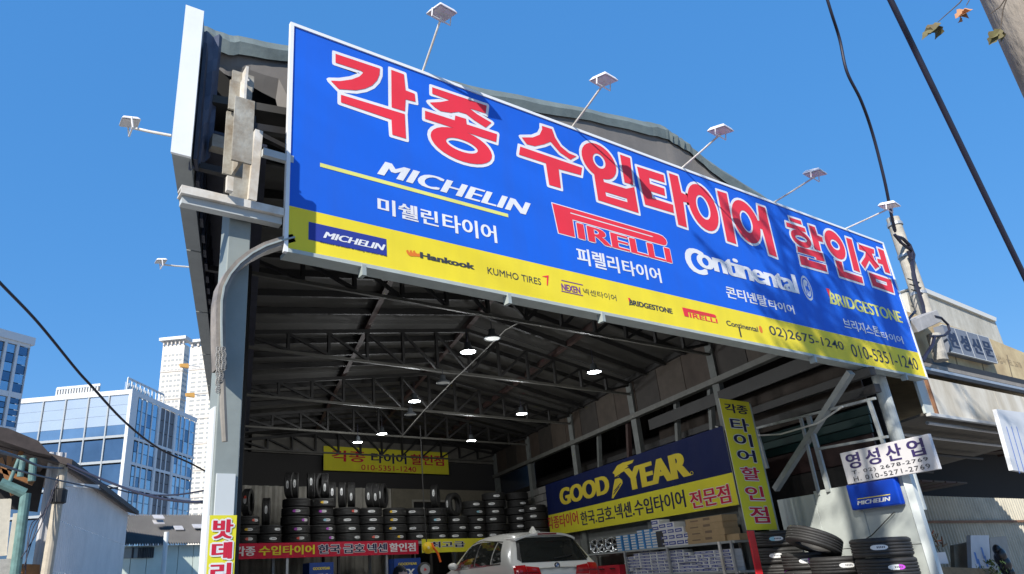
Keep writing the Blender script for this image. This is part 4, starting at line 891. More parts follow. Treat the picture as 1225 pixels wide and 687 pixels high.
body = build(mb, 'body', wp, suv, smooth=True); ss_ = body.modifiers.new('subdiv', 'SUBSURF'); ss_.levels = 2; ss_.render_levels = 2
bpy.context.view_layer.update(); dg = bpy.context.evaluated_depsgraph_get(); ev = body.evaluated_get(dg); bm = bmesh.new(); bm.from_mesh(ev.to_mesh()); bm.transform(Matrix.Translation(CO)); BV = BVHTree.FromBMesh(bm)
def skin(corners, name, m, off, mode, nu=10, nv=8, parent=suv, rnd=0, push=0):
    """patch laid on the body: corners (a,z) x4 ccw; mode 'rear' a=r cast forward, 'left' a=f cast right"""
    mb = MB(); rows_ = []
    for j in range(nv+1):
        row = []
        for i in range(nu+1):
            s_, t_ = i/nu, j/nv; a = [(1-s_)*(1-t_), s_*(1-t_), s_*t_, (1-s_)*t_]; u = sum(w*c[0] for w, c in zip(a, corners)); z = sum(w*c[1] for w, c in zip(a, corners))
            if mode == 'rear': o, d = cw_(-2, u, z), hd
            elif mode == 'left': o, d = cw_(u, -3, z), rt
            elif mode == 'right': o, d = cw_(u, 3, z), -rt
            else: o, d = cw_(7, u, z), -hd
            loc, nn, _, _ = BV.ray_cast(o, d)
            if loc is None: loc = o + d*3; nn = -d
            if nn.dot(d) > 0: nn = -nn
            row.append(loc+nn*off)
        rows_.append(row)
    for j in range(nv):
        for i in range(nu): mb.quad(rows_[j][i], rows_[j][i+1], rows_[j+1][i+1], rows_[j+1][i])
    return build(mb, name, m, parent, smooth=True)
rear_g = skin([(-.70,1.14),(.70,1.14),(.575,1.60),(-.575,1.60)], 'rear_window', tint, .006, 'rear', 16, 12)
skin([(-.76,1.20),(-.70,1.16),(-.575,1.575),(-.62,1.575)], 'rear_side_trim', black, .007, 'rear', 4, 10)
skin([(.70,1.16),(.76,1.20),(.62,1.575),(.575,1.575)], 'rear_side_trim', black, .007, 'rear', 4, 10)
for s_ in (-1, 1):
    c_ = [(-.885,.88),(-.66,.86),(-.66,1.09),(-.88,1.08)] if s_ < 0 else [(.66,.86),(.885,.88),(.88,1.08),(.66,1.09)]
    skin(c_, 'tail_light', rlens, .022, 'rear', 8, 8); c_ = [(-.655,.89),(-.36,.90),(-.40,1.04),(-.655,1.07)] if s_ < 0 else [(.36,.90),(.655,.89),(.655,1.07),(.40,1.04)]
    skin(c_, 'inner_tail_light', rlens, .020, 'rear', 8, 6)
    c_ = [(-.87,.955),(-.42,.955),(-.42,.975),(-.87,.975)] if s_ < 0 else [(.42,.955),(.87,.955),(.87,.975),(.42,.975)]
    skin(c_, 'light_strip', rdark, .028, 'rear', 10, 1)
mode_sides = (('left', 1), ('right', 1))
for md in ('left', 'right'):
    skin([(.62,1.18),(1.12,1.155),(1.10,1.56),(.86,1.52)], 'quarter_window', tint, .006, md, 8, 8)
    skin([(1.17,1.15),(2.02,1.13),(2.05,1.61),(1.15,1.58)], 'side_window', tint, .006, md, 10, 8)
    skin([(2.10,1.13),(3.28,1.11),(2.72,1.57),(2.12,1.61)], 'side_window', tint, .006, md, 10, 8)
    skin([(.62,1.135),(3.35,1.085),(3.35,1.105),(.62,1.155)], 'chrome_strip', chrome, .010, md, 30, 1)
    skin([(.86,1.545),(2.1,1.635),(2.1,1.65),(.86,1.56)], 'chrome_strip', chrome, .010, md, 20, 1)
    skin([(2.1,1.635),(2.72,1.60),(2.72,1.615),(2.1,1.65)], 'chrome_strip', chrome, .010, md, 10, 1)
    skin([(2.055,1.12),(2.095,1.12),(2.105,1.62),(2.065,1.62)], 'pillar_trim', black, .009, md, 1, 10)
skin([(-.64,1.17),(.64,1.17),(.52,1.56),(-.52,1.56)], 'windscreen', tint, .006, 'front', 14, 10)
# spoiler, brake light, antenna, wiper, plate, badge, mirrors
sp_ = MB()
for i in range(12):
    a, b = -.66+1.32*i/12, -.66+1.32*(i+1)/12; dz = lambda r_: 1.695-.10*(abs(r_)/.66)**3; fb = lambda r_: .30+.10*(abs(r_)/.66)**2
    sp_.hexa([cw_(fb(a),a,dz(a)-.055),cw_(fb(b),b,dz(b)-.055),cw_(.78,b,dz(b)-.03),cw_(.78,a,dz(a)-.03),cw_(fb(a)-.01,a,dz(a)-.015),cw_(fb(b)-.01,b,dz(b)-.015),cw_(.80,b,dz(b)+.025),cw_(.80,a,dz(a)+.025)])
build(sp_, 'spoiler', wp, suv)
build(MB().hexa([cw_(.28,-.2,1.647),cw_(.28,.2,1.647),cw_(.33,.2,1.647),cw_(.33,-.2,1.647),cw_(.275,-.2,1.672),cw_(.275,.2,1.672),cw_(.33,.2,1.672),cw_(.33,-.2,1.672)]), 'high_brake_light', rdark, suv)
build(MB().hexa([cw_(.80,-.05,1.70),cw_(.80,.05,1.70),cw_(1.06,.045,1.72),cw_(1.06,-.045,1.72),cw_(.86,-.012,1.84),cw_(.86,.012,1.84),cw_(.93,.012,1.845),cw_(.93,-.012,1.845)]), 'fin_antenna', wp, suv, bevel=.012)
lw, _, _, _ = BV.ray_cast(cw_(-2,.0,1.2), hd); lw2, _, _, _ = BV.ray_cast(cw_(-2,.42,1.25), hd)
build(MB().tube([lw-hd*.02, lw.lerp(lw2,.5)-hd*.035, lw2-hd*.02], .013, 6), 'rear_wiper', black, suv)
FP = Frame(cw_(-.035,0,0), rt)
build(MB().box((0,0,0),(.52,.012,.11)).mesh('x', white) if False else MB().hexa([FP.pt(-.30,.80,-.03),FP.pt(.30,.80,-.03),FP.pt(.30,.80,0),FP.pt(-.30,.80,0),FP.pt(-.30,.93,-.03),FP.pt(.30,.93,-.03),FP.pt(.30,.93,0),FP.pt(-.30,.93,0)]), 'number_plate', mat('plate_white', (.7,.71,.7), .4), suv)
mb = MB(); text_uv(FP, '07저 0425', (-.23,.825,.23,.905), mb, off=.01, depth=.003); build(mb, 'plate_lettering', mat('plate_ink', (.15,.17,.18), .5), suv)
hub_l, hn, _, _ = BV.ray_cast(cw_(-2,0,1.07), hd)
bd = MB().lathe([(.001,.012),(.03,.012)], hub_l-hd*.0, -hd, 24).mesh('b', white)
bm_ = MB(); e1_, e2_ = rt, UP; cc = hub_l - hd*.016
for k in range(4):
    pts_ = [cc]+[cc+e1_*math.cos(a)*.038+e2_*math.sin(a)*.038 for a in [k*math.pi/2+i*math.pi/12 for i in range(7)]]; bm_.quad(*pts_, mi=k % 2)
bm_.lathe([(.038,.004),(.054,.008),(.054,-.02)], cc, -hd, 24, mi=2)
build(bm_, 'badge', [mat('badge_blue', (.02,.15,.45), .3), mat('badge_white', (.7,.7,.7), .3), black], suv)
for s_ in (-1, 1):
    build(MB().ball(cw_(3.0,s_*1.03,1.17), .1, 14, 10, (1.15,1.0,.8)), 'wing_mirror', wp, suv, smooth=True)
    for f in (.85, 3.85):
        w_ = MB().lathe([(.22,-.11),(.34,-.12),(.375,-.09),(.38,0),(.375,.09),(.34,.12),(.22,.11)], cw_(f,s_*.84,.38), rt, 32, closed=True); wo = build(w_, 'wheel', rubber, suv, smooth=True)
        build(MB().lathe([(.001,.06),(.05,.07),(.2,.04),(.225,.10),(.235,.11)] if s_ > 0 else [(.001,-.06),(.05,-.07),(.2,-.04),(.225,-.10),(.235,-.11)], cw_(f,s_*.84,.38), rt, 32), 'rim', alx, wo, smooth=True)
build(MB().bar(cw_(-.0,-.9,.5), cw_(-.0,.9,.5), .12, .16), 'rear_bumper_guard', black, suv)
# ------------------------------------------------------------------ yellow hose reel
q = onY(512, 655, 15.2)
hr = thing('hose_reel', 'yellow hose reel hanging above the bonnet of the white car', 'hose reel', tuple(q))
nv = (V((-.35,-1,0))).normalized()
build(MB().lathe([(.001,.07),(.04,.07),(.05,.05),(.12,.045),(.135,.02),(.135,-.03),(.12,-.05),(.001,-.05)], q, nv, 28), 'drum', mat('reel_yellow', (.85,.55,.01), .35), hr, smooth=True)
build(MB().lathe([(.001,.085),(.03,.085),(.035,.06)], q, nv, 16), 'hub', mat('reel_hub', (.85,.7,.3), .35), hr)
build(MB().tube([q+V((.08,-.05,.1)), onY(519,655,15.1), onY(524,662,15.1), onY(527,672,15.1)], .028, 8), 'hose', mat('orange_hose', (.85,.15,.02), .4), hr)
build(MB().tube([q+V((0,.05,0)), q+V((0,.1,1.2)), V((q.x,q.y+.1,ZC))], .012, 6), 'hanger', steel_dark, hr)
q = onY(508, 681, 15.6)
ag = thing('round_gauge', 'round white gauge with a red mark below the yellow reel', 'gauge', tuple(q))
build(MB().lathe([(.001,.05),(.13,.05),(.17,.03),(.17,-.05),(.001,-.05)], q, nv, 28), 'case', black, ag, smooth=False)
build(MB().lathe([(.001,.056),(.12,.056)], q, nv, 28), 'dial', mat('dial_grey', (.4,.4,.4), .4), ag)
build(MB().lathe([(.001,.06),(.05,.06)], q, nv, 3), 'red_mark', mat('mark_red', (.6,.03,.03), .4), ag)
build(MB().tube([q-nv*.0+V((0,.06,-.1)), V((q.x,q.y+.06,0))], .03, 8), 'stand', steel_dark, ag)
# ------------------------------------------------------------------ seated man
def skinned(name, verts, edges, radii, m, parent, root=0, sub=2):
    me = bpy.data.meshes.new(name); org = ORG[parent.name]; me.from_pydata([tuple(V(v)-org) for v in verts], edges, []); me.materials.append(m)
    o = bpy.data.objects.new(name, me); COL.objects.link(o); o.parent = parent; ORG[o.name] = org
    o.modifiers.new('skin', 'SKIN')
    for i, r_ in enumerate(radii): sv = me.skin_vertices[0].data[i]; sv.radius = (r_, r_) if not isinstance(r_, tuple) else r_; sv.use_root = (i == root)
    s_ = o.modifiers.new('sub', 'SUBSURF'); s_.levels = sub; s_.render_levels = sub
    dg = bpy.context.evaluated_depsgraph_get(); me2 = bpy.data.meshes.new_from_object(o.evaluated_get(dg)); o.modifiers.clear(); o.data = me2; me2.name = name
    me2.polygons.foreach_set('use_smooth', [True]*len(me2.polygons)); return o
hp_ = onY(478, 677, 7.2); PX, PYY = hp_.x, hp_.y; top = hp_.z
man = thing('person', 'man with short dark hair sitting in front of the back rack in a dark jacket', 'person', (PX, PYY, 0))
skinm = mat('skin', (.50,.30,.21), .5, noise=.08, scale=30); hair = mat('dark_hair', (.02,.015,.012), .6, bump=.5, scale=60, noise=.3); jk = mat('dark_jacket', (.03,.035,.05), .8, noise=.3, bump=.4, bscale=30); tr = mat('dark_trousers', (.04,.04,.045), .85, noise=.2)
hz = top-.125
def mp(x, y, z): return (PX+x, PYY+y, z)
base = hz-.75
HB = hz-.68; zf = .004+.196*(PYY-4.6)/4.8
pv = [mp(0,.02,HB+.02), mp(0,.02,HB+.17), mp(0,.01,HB+.32), mp(0,0,hz-.27), mp(0,-.01,hz-.15), mp(-.19,.01,hz-.29), mp(-.25,-.05,hz-.52), mp(-.15,-.28,hz-.60), mp(.19,.01,hz-.29), mp(.25,-.05,hz-.52), mp(.15,-.28,hz-.60), mp(-.1,-.0,HB), mp(.1,0,HB)]
skinned('jacket', pv, [(0,1),(1,2),(2,3),(3,4),(3,5),(5,6),(6,7),(3,8),(8,9),(9,10),(0,11),(0,12)], [(.15,.11),(.15,.11),(.17,.12),(.12,.10),(.055,.055),.075,.05,.04,.075,.05,.04,.10,.10], jk, man)
lv = [mp(0,.04,HB-.02), mp(-.11,0,HB-.02), mp(-.15,-.40,zf+.47), mp(-.15,-.32,zf+.10), mp(.11,0,HB-.02), mp(.15,-.40,zf+.47), mp(.15,-.32,zf+.10)]
skinned('trousers', lv, [(0,1),(1,2),(2,3),(0,4),(4,5),(5,6)], [.11,.10,.07,.05,.10,.07,.05], tr, man)
for s_ in (-1, 1): skinned('shoe', [mp(s_*.15,-.30,zf+.05), mp(s_*.155,-.42,zf+.045), mp(s_*.16,-.52,zf+.035)], [(0,1),(1,2)], [.045,.042,.03], black, man)
nk = MB(); hm = MB()
HC = V(mp(0,-.02,hz))
for (c, r_, sq) in ((HC, .1, (.76,.94,1.18)),): hm.ball(c, r_, 24, 18, sq)
for i, v in enumerate(hm.v):
    d_ = v-HC
    if d_.z < 0: d_.x *= 1-.35*(-d_.z/.12); d_.y = d_.y*(1-.12*(-d_.z/.12)) - .012*(-d_.z/.12)
    if d_.y < -.07 and abs(d_.x) < .018 and -.045 < d_.z < .005: d_.y -= .018
    if d_.y < -.05 and .012 < abs(d_.x) < .05 and -.002 < d_.z < .03: d_.y += .008
    hm.v[i] = HC+d_
build(hm, 'head', skinm, man, smooth=True)
build(MB().tube([HC+V((0,.01,-.07)), HC+V((0,.02,-.17))], [.052,.058], 14), 'neck', skinm, man, smooth=True)
for s_ in (-1,1):
    build(MB().ball(HC+V((s_*.078,.01,-.01)), .03, 10, 8, (.35,.7,1.1)), 'ear', skinm, man, smooth=True)
    build(MB().ball(HC+V((s_*.03,-.083,.006)), .011, 10, 8, (1.2,.7,.7)), 'eye', mat('eye_dark', (.03,.02,.02), .2), man, smooth=True)
    build(MB().bar(HC+V((s_*.016,-.094,.026)), HC+V((s_*.045,-.083,.027)), .006, .007), 'eyebrow', hair, man)
build(MB().bar(HC+V((-.022,-.088,-.058)), HC+V((.022,-.088,-.058)), .006, .01), 'mouth', mat('lips', (.35,.14,.12), .5), man)
hh = MB().ball(HC+V((0,.012,.022)), .104, 24, 16, (.80,.93,1.08)); keep = []
for k, f in enumerate(hh.f):
    ce = sum((hh.v[i] for i in f), V())/len(f)-HC
    if ce.z > .062 or (ce.y > .0 and ce.z > -.06) or (ce.z > .03 and ce.y > -.055): keep.append(f)
hh.f = keep; hh.mi = [0]*len(keep)
for i in range(len(hh.v)): hh.v[i] += V((random.uniform(-.004,.004), random.uniform(-.004,.004), random.uniform(-.003,.006)))
build(hh, 'hair', hair, man, smooth=True)
for s_ in (-1,1):
    wb = V(mp(s_*.15,-.30,hz-.605)); pm = wb+V((-s_*.03,-.07,-.01))
    vs = [wb, pm]; es = [(0,1)]; rs = [.024,(.036,.016)]
    for k, (dx, L_) in enumerate(((-.027,.062),(-.009,.072),(.010,.068),(.028,.052))):
        i0 = len(vs); a = pm+V((dx,-.03,0)); vs += [a, a+V((dx*.15,-L_*.5,-.012)), a+V((dx*.2,-L_*.8,-.04))]; es += [(1,i0),(i0,i0+1),(i0+1,i0+2)]; rs += [.0095,.009,.0075]
    i0 = len(vs); a = wb+V((-s_*.035,-.03,0)); vs += [a, a+V((-s_*.02,-.035,-.01))]; es += [(0,i0),(i0,i0+1)]; rs += [.011,.009]
    skinned('hand', vs, es, rs, skinm, man, sub=1)
st = thing('stool', 'low round stool under the seated man', 'stool', (PX, PYY+.05, 0)); build(MB().lathe([(.001,HB-.10),(.16,HB-.10),(.17,HB-.115),(.17,HB-.14),(.001,HB-.14)], (PX,PYY+.05,0), n=24), 'seat', black, st)
for k in range(4): a = math.pi/4+k*math.pi/2; build(MB().tube([V((PX+.1*math.cos(a),PYY+.05+.1*math.sin(a),HB-.14)), V((PX+.16*math.cos(a),PYY+.05+.16*math.sin(a),zf))], .012, 8), 'leg', galv, st)
# ------------------------------------------------------------------ neighbouring shop on the right
nbm = thing('neighbour_building', 'weathered cream and grey shop building right of the tyre workshop', 'building', (15, 5.4, 0))
YN = 5.45
parap = mat('parapet_concrete', (.56,.55,.49), .85, col2=(.30,.28,.23), scale=1.7, bump=.3, bscale=40, stretch=(1,1,.4)); cream = mat('cream_render', (.60,.49,.28), .8, col2=(.36,.26,.14), scale=1.3, bump=.2, bscale=40); rust = mat('rusty_edge', (.25,.12,.06), .8, noise=.4)
def facade(pts, Y, d, name, m, parent=nbm):
    q = [onY(*p_, Y) for p_ in pts]; n = len(q); mb = MB(); mb.v = q + [p_+V((0,d,0)) for p_ in q]
    mb.f.append(tuple(range(n))); mb.f.append(tuple(reversed(range(n, 2*n)))); mb.mi = [0,0]
    for i in range(n): mb.f.append((i, i+n, (i+1)%n+n, (i+1)%n)); mb.mi.append(0)
    bm_ = bmesh.new(); me = mb.mesh(name, m); bm_.from_mesh(me); bmesh.ops.recalc_face_normals(bm_, faces=bm_.faces); bm_.to_mesh(me); bm_.free()
    return build(me, name, m, parent)
facade([(1085,350),(1098,344),(1190,383),(1204,420),(1203,430),(1095,400)], YN+.35, 3.0, 'parapet', parap)
facade([(1094,342.5),(1098,340.5),(1192,379.5),(1192,384),(1098,345.5)], YN+.30, .3, 'parapet_coping', mat('coping_grey', (.55,.56,.54), .8))
facade([(1084,372),(1182,404),(1300,452),(1330,500),(1120,438),(1090,428)], YN, 3.3, 'upper_fascia', cream)
for x0 in (1142, 1172, 1204): # joints and stains on the fascia
    facade([(x0,424),(x0+1.2,424.5),(x0+8,452),(x0+6.8,452)], YN-.004, .003, 'fascia_joint', mat('joint_dark', (.2,.16,.1), .9))
FN = Frame((0,YN-.16,0), X)
xs = [(1128.5,390,1146,414.5),(1146.5,396,1163,421),(1163.5,402.5,1177.5,427),(1178,408,1192,433)]
z1_ = onY(1129,389,YN-.16).z; z0_ = onY(1190,433,YN-.16).z
x0_, x1_ = onY(1131,400,YN-.16).x, onY(1189,421,YN-.16).x
for i, c_ in enumerate('현성신문'):
    a_, b_ = x0_+(x1_-x0_)*i/4+.01, x0_+(x1_-x0_)*(i+1)/4-.012
    o = build(MB().box((a_,YN-.16,z0_),(b_,YN-.002,z1_)), 'sign_box', mat('old_sign_face', (.17,.19,.23), .6, noise=.15), nbm)
    mb = MB(); text_uv(FN, c_, (a_+.06, z0_+.1, b_-.06, z1_-.1), mb, off=.02, bold=.022, outline=.0); mb2 = MB()
    build(mb, 'sign_character', mat('faded_navy_ink', (.015,.025,.06), .6), o)
    build(MB().box((a_-.012,YN-.163,z0_-.012),(b_+.004,YN-.12,z0_)).box((a_-.012,YN-.163,z1_),(b_+.004,YN-.12,z1_+.012)).box((b_,YN-.163,z0_),(b_+.01,YN-.12,z1_)), 'sign_box_edge', mat('sign_edge', (.5,.52,.52), .5), o)
mb = MB(); a_ = FN.uv(1193,436); b_ = FN.uv(1222,447); text_uv(Frame((0,YN,0),X), '공업사 TEL 2678', (onY(1192,433,YN).x, onY(1192,433,YN).z, onY(1224,444,YN).x, onY(1192,425,YN).z), mb, off=0); build(mb, 'faded_lettering', mat('faded_brown_ink', (.3,.23,.14), .8), nbm)
# dark gutter and pipes beneath the fascia
for dy, Yo, w_, m in ((0,0.0,.10,steel_dark),(5,-.1,.07,mat('pipe_grey_brown',(.28,.25,.21),.6,noise=.3)),(9,-.18,.05,galv),(13,-.22,.06,steel_dark)):
    a_ = onY(1104,431+dy,YN+Yo); build(MB().bar((a_.x-.2,YN+Yo,a_.z),(26,YN+Yo,a_.z), w_), 'gutter_pipe', m, nbm)
# hanging awning fascia panel with rusted edge, soffit and rails below
awn = mat('awning_panel', (.68,.64,.55), .65, col2=(.42,.36,.26), scale=1.3, bump=.15, stretch=(1.6,1,.4))
P0 = onY(1096,452,YN-.25); P1 = onY(1300,500,YN-.25); zt2, zb2 = onY(1112,452,YN-.25).z, onY(1116,494,YN-.25).z
for k in range(4):
    a_ = onY(1108,452,YN-.25).x + k*1.25; build(MB().box((a_,YN-.25,zb2),(a_+1.24,YN-.22,zt2)), 'awning_panel', awn, nbm)
a0 = onY(1108,452,YN-.25).x
build(MB().box((a0-.32,YN-.22,zb2-.0),(a0-.03,YN-.18,zt2+.15)), 'end_panel', pale, nbm); build(MB().box((a0-.03,YN-.262,zb2-.02),(a0+.02,YN-.2,zt2+.02)), 'rusty_edge', rust, nbm)
build(MB().box((a0-.3,YN-.27,zb2-.05),(a0+5,YN-.20,zb2-.002)), 'bottom_rail', mat('rail_pale', (.5,.5,.48), .5), nbm)
build(MB().hexa([(a0-.3,YN-.2,zb2-.02),(a0+5,YN-.2,zb2-.02),(a0+6,9,zb2-.35),(a0+.7,9,zb2-.35),(a0-.3,YN-.2,zb2+.02),(a0+5,YN-.2,zb2+.02),(a0+6,9,zb2-.31),(a0+.7,9,zb2-.31)]), 'soffit', mat('soffit_brown', (.16,.14,.11), .8, noise=.3), nbm)
for k, (yy, dz_) in enumerate(((YN-.1,-.12),(YN+.4,-.2),(YN+1.2,-.28),(YN+2.2,-.42))): build(MB().tube([(a0-.1,yy,zb2+dz_),(a0+5,yy,zb2+dz_)], .03, 8), 'awning_rail', galv if k < 2 else steel_dark, nbm)
for k in range(9): build(MB().hexa([(a0+.4+k*.5,7+.0,zb2-.75),(a0+.85+k*.5,7,zb2-.75),(a0+1.2+k*.5,10,zb2-.95),(a0+.75+k*.5,10,zb2-.95),(a0+.4+k*.5,7,zb2-.72),(a0+.85+k*.5,7,zb2-.72),(a0+1.2+k*.5,10,zb2-.92),(a0+.75+k*.5,10,zb2-.92)]), 'roof_slat', steel_red if k % 2 else brown[0], nbm)
build(MB().box((a0+1.2,11.5,0),(a0+34,11.6,5)), 'yard_shade_wall', mat('yard_shade_black', (.010,.010,.010), .9), nbm)  # coloured near black to give the deep shade under the awning
for k in range(8): build(MB().box((a0+1.3+k*4,9.4,4.35),(a0+5.25+k*4,11.49,4.42)), 'added_shade_roof', brown[k % 3], nbm)  # roof added to keep the sun off the wall behind
for k in range(16): build(MB().bar((a0+1.4+k*2,9.45,4.3),(a0+1.4+k*2,11.4,4.3), .08), 'shade_roof_rafter', steel_red, nbm)  # rafters belong to the added shading roof
# second signboard hanging at the frame's right edge
sb2 = thing('hanging_signboard', 'whitish signboard with blue stripes hanging at the right edge of the photo', 'signboard', tuple(onY(1200,540,YN-.6)))
q = [onY(*p_, YN-.6) for p_ in ((1212,562),(1290,575),(1280,500),(1192,489))]
build(MB().hexa([q[0],q[1],q[1]+V((0,.06,0)),q[0]+V((0,.06,0)),q[3],q[2],q[2]+V((0,.06,0)),q[3]+V((0,.06,0))]), 'board', mat('signboard_white', (.6,.61,.62), .5, noise=.1), sb2)
for k in range(3):
    a_, b_ = onY(1204+k*6,510,YN-.61), onY(1220+k*6,566,YN-.61); build(MB().bar(a_, b_, .012, .004, up=(0,1,0)), 'blue_stripe', mat('stripe_blue', (.05,.12,.4), .5), sb2)
# fence and junk in the yard
YFe = 9.2
fz0, fz1 = 0, onY(1140,594,YFe).z; fx0, fx1 = onY(1083,600,YFe).x, onY(1215,600,YFe).x
fen = thing('corrugated_fence', 'corrugated beige sheet fence at the back of the neighbouring yard', 'fence', (fx0, YFe, 0))
corrugated((fx0-1.2,YFe,0),(fx1+2,YFe,0), fz1-.62, fz1, mat('fence_sheet', (.50,.46,.36), .6, noise=.3, scale=2), 'upper_sheet', fen, .16, .045)
corrugated((fx0-1.2,YFe,0),(fx1+2,YFe,0), 0, fz1-.66, mat('fence_sheet', (.50,.46,.36), .6), 'lower_sheet', fen, .16, .045)
build(MB().bar((fx0-1.2,YFe-.07,fz1-.64),(fx1+2,YFe-.07,fz1-.64), .05, .06), 'fence_rail', rust, fen)
YJ = 7.6
def junk(nm, label, cat, pts, m, Y=YJ, d=.08):
    q = [onY(*p_, Y) for p_ in pts]; t = thing(nm, label, cat, tuple(q[0])); facade(pts, Y, d, 'panel', m, t); return t
j_ = junk('leaning_board', 'white leaning board with a blue print in the cluttered yard', 'board', [(1163,687),(1161,640),(1183,640),(1186,687)], mat('board_white', (.6,.62,.66), .6, noise=.1))
mb = MB()
for x_, y_ in ((1168,668),(1176,662),(1172,676),(1180,672)): a_ = onY(x_,y_,YJ-.004); mb.quad(a_+V((-.05,0,-.1)), a_+V((.04,0,-.1)), a_+V((.06,0,.12)), a_+V((-.02,0,.14)))
build(mb, 'blue_print', mat('print_blue', (.06,.2,.55), .5), j_, kind='stuff')
junk('leaning_board', 'grey board leaning right of the white board in the yard', 'board', [(1187,687),(1184,643),(1204,641),(1212,687)], mat('board_grey', (.34,.33,.3), .7, noise=.2), YJ+.2)
junk('leaning_board', 'dull brown board leaning left of the white board', 'board', [(1143,687),(1141,652),(1160,648),(1162,687)], mat('board_brown', (.26,.22,.16), .8, noise=.3), YJ+.3)
junk('foam_box', 'white foam box beside the green crate in the yard', 'box', [(1119,674),(1116,661),(1131,660),(1135,674)], mat('foam_white', (.75,.74,.76), .7), YJ-.3, .4)
junk('crate', 'small green crate standing beside the foam box', 'crate', [(1103,676),(1101,664),(1115,663),(1118,676)], mat('crate_green', (.10,.22,.05), .6), YJ-.2, .35)
junk('wooden_bench', 'brown wooden workbench under the clutter in the yard', 'bench', [(1100,687),(1100,677),(1190,680),(1196,687)], mat('bench_wood', (.22,.17,.1), .8, noise=.4), YJ-.5, .9)
mbk = MB(); cq = onY(1197,665,YJ-.3)
for i in range(7): mbk.ball(cq+V((.05*i-.12+random.uniform(-.05,.05), random.uniform(-.05,.05), .12-.09*i)), random.uniform(.1,.15), 10, 8, (1,.8,1.2))
tag(build(mbk, 'bin_bag', mat('bin_bag_black', (.02,.02,.022), .3, bump=.6, scale=8, bscale=14, noise=.1), smooth=True), 'shiny black bin bag slumped against the grey board', 'bag')
mbk = MB()
for i in range(46):
    a_ = onY(random.uniform(1093,1128), random.uniform(643,661), YJ+random.uniform(-.2,.5)); d_ = V((random.uniform(-.25,.25), random.uniform(-.1,.1), random.uniform(-.05,.22))); mbk.bar(a_, a_+d_, random.uniform(.01,.03), mi=i % 3)
scr = tag(build(mbk, 'scrap_heap', [rust, mat('scrap_orange', (.5,.1,.02), .6), mat('scrap_wood', (.3,.22,.13), .8)]), 'tangled heap of rusty and orange scrap bits above the green crate', 'scrap'); scr['kind'] = 'stuff'
mbk = MB(); cq = onY(1190,690,YJ-.6)
for i in range(90):
    a_ = random.uniform(0,2*math.pi); r_ = random.uniform(.05,.3); t_ = cq+V((math.cos(a_)*r_, math.sin(a_)*r_, random.uniform(-.1,.32))); w_ = V((math.sin(a_),-math.cos(a_),.3))*.02; mbk.quad(t_-w_, t_+V((math.cos(a_)*.05,0,.03)), t_+w_, t_-V((math.cos(a_)*.05,0,.03)))
pl = thing('potted_plant', 'leafy green potted plant at the right in front of the bin bag', 'plant', tuple(cq)); build(mbk, 'foliage', mat('plant_green', (.06,.11,.03), .6), pl, kind='stuff'); build(MB().lathe([(.001,-.35),(.1,-.35),(.14,-.1),(.001,-.1)], cq, n=16), 'pot', mat('terracotta', (.3,.12,.06), .8), pl)
# ------------------------------------------------------------------ utility pole with steel box beam
YP = 5.62
pole_m = mat('pole_concrete', (.46,.43,.37), .85, noise=.3, scale=6, bump=.2)
up_ = thing('utility_pole', 'tall concrete utility pole with steel bracket standing behind the big sign', 'pole', (onY(1090,330,YP).x, YP, 0))
a_ = onY(1076,280,YP); b_ = onY(1108,380,YP); px_ = (a_.x+b_.x)/2-.02
z0p = onY(1110,425,YP).z
build(MB().tube([(px_,YP,z0p),(px_,YP,a_.z+.35)], [.145,.115], 20), 'shaft', pole_m, up_)
for z in (a_.z+.2, a_.z-.5, a_.z-1.3): build(MB().lathe([(.128,-.03),(.140,-.03),(.140,.03),(.128,.03)], (px_,YP,z), n=20), 'band', galv, up_)
qb = [onY(*p_, YP-.5) for p_ in ((1099,397),(1127,384),(1121,370),(1090,383))]; build(MB().hexa([qb[0],qb[1],qb[1]+V((0,.6,0)),qb[0]+V((0,.6,0)),qb[3],qb[2],qb[2]+V((0,.6,0)),qb[3]+V((0,.6,0))]), 'box_beam', mat('box_beam_grey', (.42,.4,.38), .6, noise=.3, scale=6), up_, bevel=.01)
build(MB().tube([onY(1117,400,YP-.4), onY(1126,431,YP-.4)], .11, 14), 'pipe_stub', concrete, up_)
for k in range(3):
    a_ = onY(1065,326+k*6,YP-.1); build(MB().tube([(px_-.5,YP-.1,a_.z),(px_,YP-.1,a_.z)], .012, 6), 'rung', steel_dark, up_)
cab = lambda pts, r_, nm='cable': build(MB().tube(pts, r_, 6), nm, cable_m, up_)
cab([onY(*p_, YP-.15) for p_ in ((1073,283),(1080,285),(1088,293),(1093,305),(1091,318),(1096,340),(1104,365),(1107,385))], .035)
cab([onY(*p_, YP-.15) for p_ in ((1070,280),(1078,290),(1091,300),(1090,310),(1086,300))], .03)
cab([onY(*p_, YP-.5) for p_ in ((1118,378),(1126,380),(1134,388),(1136,395),(1130,401),(1122,402),(1114,402))], .022)
cab([onY(*p_, YP-.5) for p_ in ((1095,372),(1088,380),(1083,388))], .02)
cab([onY(*p_, YP-.5) for p_ in ((1118,402),(1116,412),(1108,424),(1104,432))], .03)
